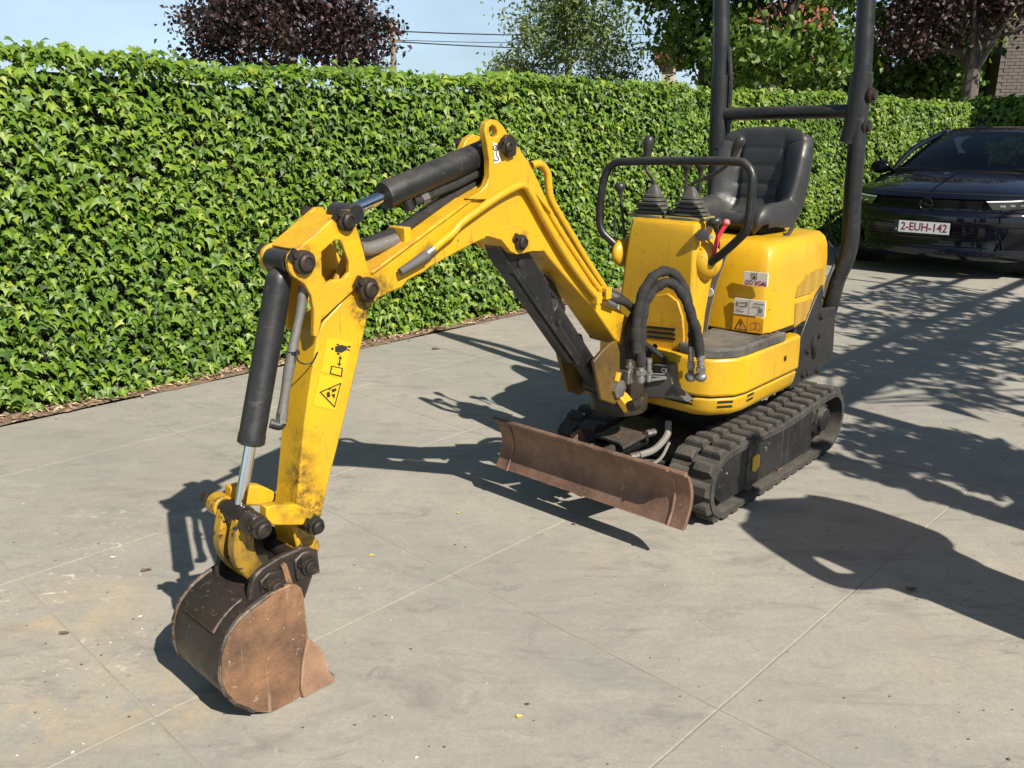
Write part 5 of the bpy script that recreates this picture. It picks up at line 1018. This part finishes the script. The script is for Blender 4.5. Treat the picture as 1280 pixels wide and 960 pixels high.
BR = plain('brown_print', (.42, .20, .02), .6)
outline([(940, 404), (947, 402.5), (947, 412), (940, 412.5)], .22, l3, f1).data.materials[0] = BR; outline([(947, 402.5), (953.5, 405), (953, 414), (947, 412)], .22, l3, f1).data.materials[0] = BR
# ================================================================== BLACK CAR
CF = -azv(47); CL = np.array([-CF[1], CF[0], 0]); C0 = np.array([3.985, 8.50, 0])
def CT(x, y, z): return C0 - CF * x + CL * y + ZV * z
PAINT = plain('black_car_paint', (.0025, .003, .0075), .4, 0, coat=1., spec=.05); PAINT.node_tree.nodes['Principled BSDF'].inputs['Coat Roughness'].default_value = .03
GLOSSB = plain('gloss_black_trim', (.003, .003, .004), .35, coat=.25, spec=.1); SATIN = plain('satin_black_trim', (.006, .006, .007), .5, spec=.2)
TYRE = plain('tyre_rubber', (.018, .018, .018), .75); RIM = plain('alloy_rim', (.16, .16, .165), .3, 1.); LAMPG = plain('lamp_glass', (.02, .022, .026), .06, coat=1.); LED = plain('lamp_reflector', (.75, .78, .8), .15, .6)
m_, nt_, n_, bs_ = new_mat('tinted_windscreen'); tr2 = n_.new('ShaderNodeBsdfTransparent'); tr2.inputs[0].default_value = (.30, .36, .38, 1); gl = n_.new('ShaderNodeBsdfGlossy'); gl.inputs['Roughness'].default_value = .02
fr2 = n_.new('ShaderNodeFresnel'); fr2.inputs[0].default_value = 1.62; ms = n_.new('ShaderNodeMixShader'); nt_.links.new(fr2.outputs[0], ms.inputs[0]); nt_.links.new(tr2.outputs[0], ms.inputs[1]); nt_.links.new(gl.outputs[0], ms.inputs[2]); nt_.links.new(ms.outputs[0], n_['Material Output'].inputs[0]); WSG = m_
car = thing('parked_car', 'glossy black hatchback parked nose-on at the right edge, partly out of the picture', 'car', CT(2.1, 0, 0))
def fas(k, u):          # fascia and bonnet surface, u -1..1 across
    x, z, w, c, d = k; a = abs(u); return CT(x + c * a ** 2.6, u * w, z - d * a ** 3)
prof = [(.16, .17, .80, .30, 0), (.045, .20, .86, .34, 0), (.02, .25, .885, .36, 0), (.045, .30, .89, .36, 0), (.05, .42, .90, .36, 0), (.02, .50, .91, .37, 0), (.01, .60, .91, .38, 0), (.03, .645, .91, .38, 0), (.06, .655, .908, .38, 0), (.075, .75, .90, .38, .0), (.06, .765, .895, .38, .0), (.09, .80, .885, .37, .01), (.20, .845, .87, .34, .03), (.42, .895, .855, .26, .06), (.75, .945, .84, .16, .07), (1.02, .975, .82, .12, .06), (1.16, .985, .80, .10, .05)]
US = np.linspace(-1, 1, 33); b = MB(); b.rings([[fas(k, u) for u in US] for k in prof], caps=False, closed=False)
# flanks
for s in (-1, 1):
    R_ = []
    for x in np.linspace(.40, 4.25, 40):
        tap = .10 * max(0, (.75 - x) / .35) ** 2 * .2 + .12 * max(0, (x - 3.6) / .65) ** 2; zt = np.interp(x, [.40, .75, 1.2, 2.0, 4.25], [.76, .84, .935, .955, .98])
        R_.append([CT(x, s * (.86 - tap), .20), CT(x, s * (.915 - tap), .32), CT(x, s * (.925 - tap), .55), CT(x, s * (.905 - tap), .72), CT(x, s * (.875 - tap), zt - .02), CT(x, s * (.80 - tap), zt + .01)])
    b.rings(R_, caps=False, closed=False)
b.rings([[CT(4.25, y, z) for y in (-.80, -.3, .3, .80)] for z in (.2, .55, .98)], caps=False, closed=False)
b.rings([[CT(x, y, z) for y in (-.78, 0, .78)] for x, z in ((3.6, .97), (4.25, .98))], caps=False, closed=False)
body = b.build('body', PAINT, car, angle=50)
# bonnet creases and shut line
def strip(pts, r, name, mat, parent): return MB().tube(pts, r, 6, 2).build(name, mat, parent)
strip([fas((.105, .808, .88, .37, .01), u) for u in np.linspace(-.86, .86, 21)], .005, 'bonnet_gap', DARK, body)
strip([CT(.11, .005, .822), CT(.4, .004, .905), CT(.8, 0, .958), CT(1.05, 0, .985)], .006, 'bonnet_crease', PAINT, body)
# gloss visor band with grille bars, lower intake with slats, side vents, chin
def band(u0, u1, z0, z1, dx, name, mat, parent, c=.375, w=.905, n=13, x=.03):
    uu = np.linspace(u0, u1, n); A = [[fas((x - dx, z, w, c, 0), u) for u in uu] for z in (z0, z1)]; A2 = [[p - CF * .02 for p in r] for r in A]
    m = MB(); m.rings([[A[0][i], A[1][i], A2[1][i], A2[0][i]] for i in range(n)]); return m.build(name, mat, parent, angle=30)
visor = band(-.93, .93, .660, .750, .006, 'visor_panel', GLOSSB, car, x=.067)
for k in range(3): band(-.42, .42, .676 + .024 * k, .681 + .024 * k, .014, 'grille_bar', SATIN, visor, x=.067, n=9)
band(-.78, .78, .255, .60, -.012, 'lower_grille', SATIN, car, x=.04)
for k in range(7): band(-.62, .62, .315 + .026 * k, .323 + .026 * k, .012, 'grille_slat', GLOSSB, car, x=.045, n=11)
band(-.90, .90, .505, .515, .012, 'bumper_crease', GLOSSB, car, x=.02)
band(-.97, .97, .235, .285, .03, 'chin_lip', PAINT, car, x=.035)
for s in (-1, 1):
    A = [fas((.035, z, .9, .37, 0), u * s) for u, z in ((.70, .30), (.78, .47), (.92, .52), (.97, .30))]; MB().prism([p + CF * .012 for p in A], [p - CF * .02 for p in A]).build('side_vent', GLOSSB, car)
    strip([fas((.018, z, .9, .37, 0), u * s) for u, z in ((.70, .46), (.74, .38), (.76, .30))], .006, 'vent_trim', PAINT, car)
    # headlamp: housing, bright running-light bar, reflector cells
    A = [fas((.058, z, .905, .378, 0), u * s) for u, z in ((.56, .752), (.74, .760), (.90, .772), (1.0, .785), (1.0, .735), (.90, .690), (.74, .675), (.62, .675))]
    hl = MB().prism([p + CF * .016 for p in A], [p - CF * .03 for p in A]).build('headlamp', LAMPG, car)
    A = [fas((.04, z, .905, .378, 0), u * s) for u, z in ((.56, .752), (.75, .760), (.92, .773), (1.0, .785), (1.0, .768), (.92, .758), (.75, .748), (.575, .742))]
    MB().prism([p + CF * .008 for p in A], [p - CF * .004 for p in A]).build('running_light', plain('running_light', (.8, .84, .88), .2), hl)
    for u in (.70, .78, .86, .93):
        c = fas((.042, .708 + .018 * (u - .7) * 3, .905, .378, 0), u * s); MB().obox(c + CF * .004, CL * .022, CF * .004, ZV * .009).build('reflector_cell', LED, hl, bevel=.003)
# emblem: ring crossed by a zigzag bolt
ec_ = CT(.052, 0, .705); V, F_ = [], []
MB().tube([ec_ + CF * .012 + CL * .058 * math.cos(t) + ZV * .058 * math.sin(t) for t in np.linspace(0, 2 * math.pi, 33)], .0045, 6, 1).build('emblem_ring', plain('dark_chrome', (.09, .09, .09), .25, 1), car)
zz = [(-.075, .012), (.01, .012), (-.002, -.004), (.075, -.004), (.075, -.012), (-.012, -.012), (.0, .004), (-.075, .004)]
MB().prism([ec_ + CF * .010 + CL * a + ZV * c for a, c in zz], [ec_ + CF * .016 + CL * a + ZV * c for a, c in zz]).build('emblem_bolt', bpy.data.materials['dark_chrome'], car, smooth=False)
# plate
pz = .487; px0, px1 = -.262, .262; PX = -.012
plt = MB().obox(CT(PX, 0, pz), CL * .262, CF * .006, ZV * .062).build('number_plate', SATIN, car, bevel=.003)
MB().obox(CT(PX - .0065, .022, pz), CL * .236, CF * .002, ZV * .055).build('plate_face', plain('plate_white', (.80, .80, .79), .35), plt)
MB().obox(CT(PX - .0065, -.238, pz), CL * .020, CF * .002, ZV * .055).build('euro_band', plain('euro_band', (.012, .016, .045), .4), plt)
lettering('2-EUH-142', .108, INKR, plt, CT(PX - .0092, .022, pz - .002), CL, ZV, align='CENTER', bold=.0022, width=.43)
lettering('B', .03, WHITE, plt, CT(PX - .0092, -.238, pz - .03), CL, ZV, align='CENTER')
# greenhouse: roof, pillars, glass, cabin
def gh(x, y, z): return CT(x, y, z)
roof_r = []
for x, z, w in ((1.80, 1.372, .53), (1.90, 1.395, .55), (2.2, 1.425, .565), (2.7, 1.43, .56), (3.2, 1.40, .54), (3.55, 1.36, .50)):
    roof_r.append([gh(x - .0 + (.10 * abs(y) ** 2 if x < 2 else 0), y * w, z - .035 * abs(y) ** 3) for y in np.linspace(-1, 1, 13)] + [gh(x + (.10 * abs(y) ** 2 if x < 2 else 0), y * w, z - .05 - .03 * abs(y) ** 3) for y in np.linspace(1, -1, 13)])
MB().rings(roof_r).build('roof', PAINT, car, angle=50)
wb = [(1.05 + .20 * abs(u) ** 2, u * .76, .975 - .02 * abs(u) ** 2) for u in np.linspace(-1, 1, 13)]; wt = [(1.80 + .10 * abs(u) ** 2, u * .53, 1.372 - .03 * abs(u) ** 3) for u in np.linspace(-1, 1, 13)]
Rw = []
for t in np.linspace(0, 1, 7): Rw.append([gh(*(np.array(p) * (1 - t) + np.array(q) * t + np.array([-.03, 0, .02]) * math.sin(math.pi * t))) for p, q in zip(wb, wt)])
MB().rings(Rw, caps=False, closed=False).build('windscreen', WSG, car)
MB().tube([gh(*p) for p in wb], .018, 6, 1).build('windscreen_cowl', SATIN, car)
for s in (-1, 1):
    MB().tube([gh(1.02 + .22, s * .80, .955), gh(1.50, s * .70, 1.18), gh(1.90, s * .545, 1.345), gh(2.2, s * .565, 1.385)], .030, 8, 4).build('pillar', PAINT, car)
    MB().tube([gh(2.35, s * .80, .96), gh(2.45, s * .56, 1.38)], .045, 8, 1).build('pillar', GLOSSB, car); MB().tube([gh(3.9, s * .76, .97), gh(3.4, s * .53, 1.37)], .10, 8, 1).build('pillar', PAINT, car)
    b = MB(); b.add([gh(1.28, s * .79, .955), gh(3.8, s * .77, .97), gh(3.4, s * .53, 1.36), gh(1.95, s * .55, 1.35)], [(0, 1, 2, 3)]); b.build('side_window', WSG, car, smooth=False)
    mr = MB().blob(gh(1.42, s * 1.00, .985), CF * .07, CL * .115, ZV * .075, 16, 10).build('door_mirror', GLOSSB, car); MB().tube([gh(1.45, s * .80, .955), gh(1.44, s * .95, .955)], .02, 8, 1).build('mirror_arm', SATIN, mr)
    for x in (.86, 3.52):
        y0 = s * .70; wh = MB().turned(CT(x, y0, .318), CL * s, [(0, .22), (.005, .30), (.03, .318), (.19, .318), (.212, .30), (.215, .225)], 32).build('wheel', TYRE, car, angle=30)
        MB().turned(CT(x, y0 + s * .205, .318), CL * s, [(0, .222), (.006, .222), (.008, .19), (-.03, .17), (-.02, .06), (.0, .05), (.004, .01)], 24).build('rim', RIM, wh)
        MB().turned(CT(x, y0 - s * .02, .33), CL * s, [(0, .35), (.222, .35)], 24).build('wheel_arch', DARK, car)
MB().rings([[gh(1.15, y, .90), gh(1.15, y, .99), gh(1.55, y, 1.0), gh(1.62, y, .93)] for y in (-.74, .74)]).build('dashboard', SATIN, car)
for s in (-1, 1):
    st_ = MB().rings([[gh(x, s * .37 + y, z) for y in (-.22, -.15, .15, .22)] + [gh(x + .12, s * .37 + y, z) for y in (.22, -.22)] for x, z in ((2.25, .6), (2.35, .9), (2.45, 1.12))]).build('front_seat', SATIN, car); MB().blob(gh(2.48, s * .37, 1.22), CF * .05, CL * .12, ZV * .085).build('headrest', SATIN, st_)
MB().tube([gh(1.78, .37 + .17 * math.cos(t), .96 + .17 * math.sin(t)) for t in np.linspace(0, 2 * math.pi, 25)], .014, 6, 1).build('steering_wheel', SATIN, car)
MB().obox(gh(1.86, 0, 1.31), CF * .015, CL * .11, ZV * .03).build('rear_view_mirror', SATIN, car, bevel=.008); MB().obox(gh(1.90, 0, 1.345), CF * .05, CL * .05, ZV * .02).build('sensor_box', SATIN, car, bevel=.006)
for y in (-.35, .25): MB().tube([gh(1.10, y, .985), gh(1.13, y + .3, 1.005), gh(1.2, y + .55, 1.02)], .009, 6, 2).build('wiper', SATIN, car)
MB().fbox(lambda x, y, z: CT(x, y, z), .5, 4.1, -.74, .74, .17, .30).build('underbody', DARK, car)
# ================================================================== SMALL LOOSE THINGS ON THE CONCRETE
YL = plain('fallen_leaf_yellow', (.70, .46, .03), .6); BL = plain('fallen_leaf_brown', (.13, .09, .05), .8)
def fallen(px, py, r, mat, label, rot):
    c = ground(px, py); V = []; o = []
    for k in range(9):
        t = 2 * math.pi * k / 9 + rot; q = r * (1 - .35 * abs(math.sin(t * 1.5))) * (1.25 if k == 0 else 1); o.append(c + np.array([q * math.cos(t), q * .6 * math.sin(t), .003 + .35 * r * rng.random()]))
    b = MB(); b.add([c + ZV * .002] + o, [(0, k + 1, (k + 1) % 9 + 1) for k in range(9)]); ob = b.build('fallen_leaf', mat, smooth=False); tag(ob, label, 'leaf')
fallen(649, 897, .010, YL, 'small yellow petal-like leaf lying alone on the concrete at bottom centre', .4)
fallen(465, 695, .012, YL, 'small pale yellow leaf on the concrete just right of the bucket arm', 1.2)
fallen(573, 642, .009, YL, 'tiny cream leaf fleck on the concrete left of the dozer blade shadow', 2.)
fallen(718, 656, .013, BL, 'small dark clod at the edge of the dozer blade shadow', .2)
fallen(182, 714, .022, BL, 'curled brown leaf on the concrete left of the bucket shadow', .8)
fallen(80, 793, .020, BL, 'flat dark brown leaf beside the saw cut at lower left', 2.5)
fallen(141, 698, .012, plain('white_chip', (.6, .58, .53), .8), 'small white chip of stone on the concrete at left, near the bucket shadow', .5)
fallen(176, 772, .011, bpy.data.materials['white_chip'], 'white stone chip midway between the bucket and the saw cut at left', 1.5)
fallen(1138, 738, .022, BL, 'dark twig-like leaf lying in the broad shadow at lower right', .1)
fallen(544, 437, .03, BL, 'small brown leaf on the concrete below the hedge near the machine shadow', 0)
# ================================================================== BESIDE THE YARD, RIGHT OF THE PICTURE (their shadows reach in)
SV = np.array([math.cos(R(SUN_AZ)), math.sin(R(SUN_AZ)), 0]); SCV = np.array([-SV[1], SV[0], 0]); CT_ = 1 / math.tan(R(SUN_EL))
def cast(c, s, z): return SCV * c + SV * (s + z * CT_) + ZV * z          # the point at height z whose shadow falls at (c, s)
WOODG = worn('grey_timber', (.22, .19, .155), (.12, .1, .085), (.3, .27, .23), .85, s=5, dirt=.6)
pg = thing('pergola', 'timber pergola beside the yard', 'pergola', gz(cast(6.5, -3.2, 0)) + SV * 2.8); ZP = 2.5
def beam(P0, P1, r, name='beam'):
    P0, P1 = np.asarray(P0), np.asarray(P1); d = P1 - P0; l = np.linalg.norm(d); d /= l; s_ = np.cross(d, ZV); s_ /= np.linalg.norm(s_)
    MB().obox((P0 + P1) / 2, d * l / 2, s_ * r, np.cross(s_, d) * r).build(name, WOODG, pg, bevel=.004)
off = SV * ZP * CT_ + ZV * ZP
def gshadow(x, y): return np.array([x, y, 0.])
base0 = gshadow(2.21, 4.77)
for (x, y), r, l0, l1 in (((4.09, 8.68), .022, -1.2, 3), ((4.62, 8.62), .022, -1.4, 2.6), ((4.92, 8.26), .025, -2.6, 2.4), ((3.86, 6.65), .05, -3.2, 3.2), ((3.09, 6.36), .03, -2.6, 4)):
    p = gshadow(x, y) + off; beam(p + HD * l0 + ZV * .0, p + HD * l1, r)
for (x, y), l0, l1 in (((3.27, 8.38), -.25, 2.6), ((4.69, 8.68), -.6, 2.5), ((2.6, 5.5), -.15, 2.0)):
    p = gshadow(x, y) + off + ZV * .06; beam(p + HN * -l0, p - HN * l1, .022, 'rafter')
for x, y in ((3.86, 6.65),):
    for l in (-3.15, 3.1):
        p = gshadow(x, y) + off + HD * l; beam(gz(p), p, .05, 'post')
for x, y in ((4.92, 8.26),):
    for l in (-2.5, 2.3):
        p = gshadow(x, y) + off + HD * l; beam(gz(p), p, .05, 'post')
# climber on the pergola
vn = thing('climbing_vine', 'leafy climber spread over the timber pergola', 'vine', gz(gshadow(3.86, 6.65) + off + HD * -3.1)); C = []
for k in range(165):
    g = gshadow(2.35, 4.75) + HD * rng.uniform(-.1, 3.4) + HN * rng.normal(.05, .42); C.append(g + off * 1.0 + ZV * rng.normal(.05, .1))
for k in range(50): C.append(gshadow(2.9, 5.9) + HD * rng.uniform(-.4, 2.4) + HN * rng.normal(.55, .25) + off + ZV * rng.normal(.05, .1))
leaf_cloud(np.array(C), .10, 12, .085, .42, 'foliage', vn, GREEN, .5)
b = MB(); p = gshadow(3.86, 6.65) + off + HD * -3.1
b.tube([gz(p), p * .5 + gz(p) * .5 + HN * .04, p], .025, 7, 4)
for k in range(0, 165, 9): b.tube([p + (C[k] - p) * .15, (p + C[k]) / 2 + ZV * .05, C[k]], .009, 5, 3)
b.build('stem', BARK, vn)
# two unseen planters with shrubs, added to cast the broad shadow
CLAY = worn('grey_planter', (.2, .19, .18), (.12, .11, .1), (.26, .25, .23), .8, s=5)
def shadow_planter(label, c, s0, w, hp, blobs, n, per, leaf):
    ctr = SCV * c + SV * s0; t = thing('shadow_planter', label, 'shadow_planter', ctr); ex, ey = SCV, SV
    MB().rings([[ctr + ex * (i * w * q) + ey * (j * w * q) + ZV * z for i, j in ((-1, -1), (1, -1), (1, 1), (-1, 1))] for z, q in ((0, .86), (hp - .06, 1), (hp - .06, 1.06), (hp, 1.06))]).build('pot', CLAY, t, bevel=.01)
    C2 = []
    for (dc, z, rc, rz) in blobs:
        u = rng.normal(0, 1, (n, 3)); u /= np.linalg.norm(u, axis=1, keepdims=True); C2.append(ctr + ex * dc + ZV * z + (u * (rng.random(n) ** .4)[:, None]) @ np.array([ex * rc, ey * rc, ZV * rz]))
    leaf_cloud(np.concatenate(C2), .018, per, leaf, .5, 'shrub', t, GREEN, .45); MB().tube([ctr + ZV * (hp - .1), ctr + ZV * (blobs[0][1])], .03, 7, 1).build('stem', BARK, t)
# a person in a loose jacket, hands in pockets, watching from outside the picture
PO = SCV * 2.66 + SV * -.22; per = thing('person', 'person in dark jacket with hands in pockets, standing right of the picture', 'person', PO); FWD = -SV; SD = SCV
def pp(f, y, z): return PO + FWD * f + SD * y + ZV * z
def soft(b, name, mat, parent, vox=.016, it=6):
    ob = b.build(name, mat, parent); r = ob.modifiers.new('remesh', 'REMESH'); r.mode = 'VOXEL'; r.voxel_size = vox; r.use_smooth_shade = True; q = ob.modifiers.new('smooth', 'SMOOTH'); q.factor = .5; q.iterations = it; return ob
def oval(b, secs, n=20):       # stacked oval sections (forward, side, z, half depth, half width)
    b.rings([[pp(f + d * math.cos(t), y + w * math.sin(t), z) for t in np.linspace(0, 2 * math.pi, n, endpoint=False)] for f, y, z, d, w in secs])
SKIN = plain('skin', (.52, .31, .22), .5); b = MB()
oval(b, [(0, 0, 1.38, .05, .05), (.0, -.03, 1.45, .055, .055), (.01, -.05, 1.52, .058, .056), (.03, -.05, 1.545, .07, .055), (.025, -.05, 1.58, .092, .068), (.015, -.05, 1.63, .098, .076), (.01, -.05, 1.69, .098, .077), (.0, -.05, 1.74, .082, .065), (.0, -.05, 1.765, .04, .03)])
b.blob(pp(.118, -.05, 1.622), FWD * .022, SD * .014, ZV * .026, 10, 8); b.blob(pp(.095, -.05, 1.575), FWD * .02, SD * .026, ZV * .010, 10, 6)
for s_ in (-1, 1): b.blob(pp(.0, s_ * .08 - .05, 1.635), FWD * .02, SD * .012, ZV * .032, 8, 8); b.blob(pp(.09, s_ * .032 - .05, 1.655), FWD * .016, SD * .018, ZV * .012, 8, 6)
oval(b, [(0, 0, .85, .11, .16), (0, 0, 1.1, .10, .14), (0, 0, 1.36, .09, .17), (0, 0, 1.42, .05, .08)])
soft(b, 'body', SKIN, per, .012, 4)
b = MB(); b.blob(pp(-.015, -.05, 1.70), FWD * .105, SD * .085, ZV * .085, 18, 12); b.blob(pp(-.06, -.05, 1.64), FWD * .055, SD * .076, ZV * .08, 14, 10); soft(b, 'hair', plain('hair', (.03, .02, .015), .6), per, .012, 3)
b = MB(); oval(b, [(0, 0, .84, .125, .205), (0, 0, .95, .135, .21), (0, 0, 1.15, .135, .21), (0, 0, 1.32, .125, .215), (0, 0, 1.40, .10, .195), (0, 0, 1.445, .07, .11), (0, 0, 1.47, .068, .07)])
for s_ in (-1, 1):
    b.tube([pp(0, s_ * .185, 1.40), pp(-.01, s_ * .245, 1.28), pp(-.03, s_ * (.300 if s_ < 0 else .265), 1.08), pp(.03, s_ * (.27 if s_ < 0 else .25), .97), pp(.07, s_ * .215, .90)], .052, 12, 5, rf=lambda q: 1.05 - .28 * q)
soft(b, 'jacket', plain('jacket_cloth', (.03, .035, .045), .85), per)
b = MB(); oval(b, [(0, 0, .80, .12, .175), (0, 0, .90, .12, .17)])
for s_ in (-1, 1): b.tube([pp(0, s_ * .09, .86), pp(.01, s_ * .092, .62), pp(.02, s_ * .09, .48), pp(0, s_ * .088, .28), pp(-.01, s_ * .09, .07)], .098, 12, 5, rf=lambda q: 1 - .34 * q)
soft(b, 'trousers', plain('denim', (.035, .05, .09), .85), per)
for s_ in (-1, 1):
    b = MB(); b.blob(pp(.05, s_ * .118, .045), FWD * .145, SD * .048, ZV * .045, 16, 10); b.blob(pp(-.02, s_ * .118, .06), FWD * .06, SD * .046, ZV * .055, 12, 8); soft(b, 'shoe', plain('shoe_leather', (.02, .018, .016), .5), per, .01, 3)
shadow_planter('unseen wide grey pot with loose shrub, added to cast the broad shadow', 3.70, .1, .33, .95, [(.03, 1.5, .40, .52), (.08, 1.05, .34, .35)], 400, 14, .034)
shadow_planter('unseen slim grey pot with column shrub, added to cast the shadow strip', 3.30, .3, .075, 1.5, [(0, 1.75, .08, .5)], 120, 10, .035)

tree('shade_tree', 'unseen broadleaf tree added to shade the far hedge block', 'tree', gz(HP(17, 4.4) + SV * 4.2), .14, 3.4, [(0, 0, 4.4, 1.9, 1.9, 1.5), (.6, -.6, 3.6, 1.4, 1.4, 1.0), (-.4, .5, 3.6, 1.3, 1.3, 1.0)], 220, 30, .10, GREEN, BARKD, .28, .62, .5)  # unseen tree, added so its shadow darkens the far hedge block

# string of pennants hung at the pergola
ZB = 2.42; bt = None; cord = []
for (b0, b1, ap) in (((1160, 507), (1185, 503), (1238, 528)), ((1178, 497), (1205, 499), (1232, 515)), ((1207, 500), (1225, 500), (1262, 508)), ((1203, 494), (1222, 488), (1226, 497)), ((1221, 487), (1236, 482), (1248, 492)), ((1237, 481), (1250, 476), (1259, 483)), ((1250, 475), (1262, 470), (1280, 478))):
    q0, q1, qa = (ground(*q) for q in (b0, b1, ap)); P0, P1 = (SCV * (q @ SCV) + SV * (q @ SV + ZB * CT_) + ZV * ZB for q in (q0, q1)); mid = (P0 + P1) / 2
    za = (mid @ SV - qa @ SV) / CT_; A3 = gz(mid) + SCV * (qa @ SCV - mid @ SCV) + ZV * max(.6, za)
    if bt is None: bt = thing('bunting', 'string of small pennants hung beside the pergola', 'bunting', gz(mid) + ZV * 1.9)
    nrm = np.cross(P1 - P0, A3 - P0); nrm = nrm / np.linalg.norm(nrm) * .0015
    MB().prism([P0, P1, A3], [p + nrm for p in (P0, P1, A3)]).build('pennant', plain('pennant_cloth', (.5, .45, .35), .8) if 'pennant_cloth' not in bpy.data.materials else bpy.data.materials['pennant_cloth'], bt, smooth=False); cord.append(mid)
MB().tube([cord[0] - (cord[-1] - cord[0]) * .3 + ZV * .12] + cord[::3] + [cord[-1] + (cord[-1] - cord[0]) * .8 + ZV * .25], .004, 5, 3).build('cord', DARK, bt)
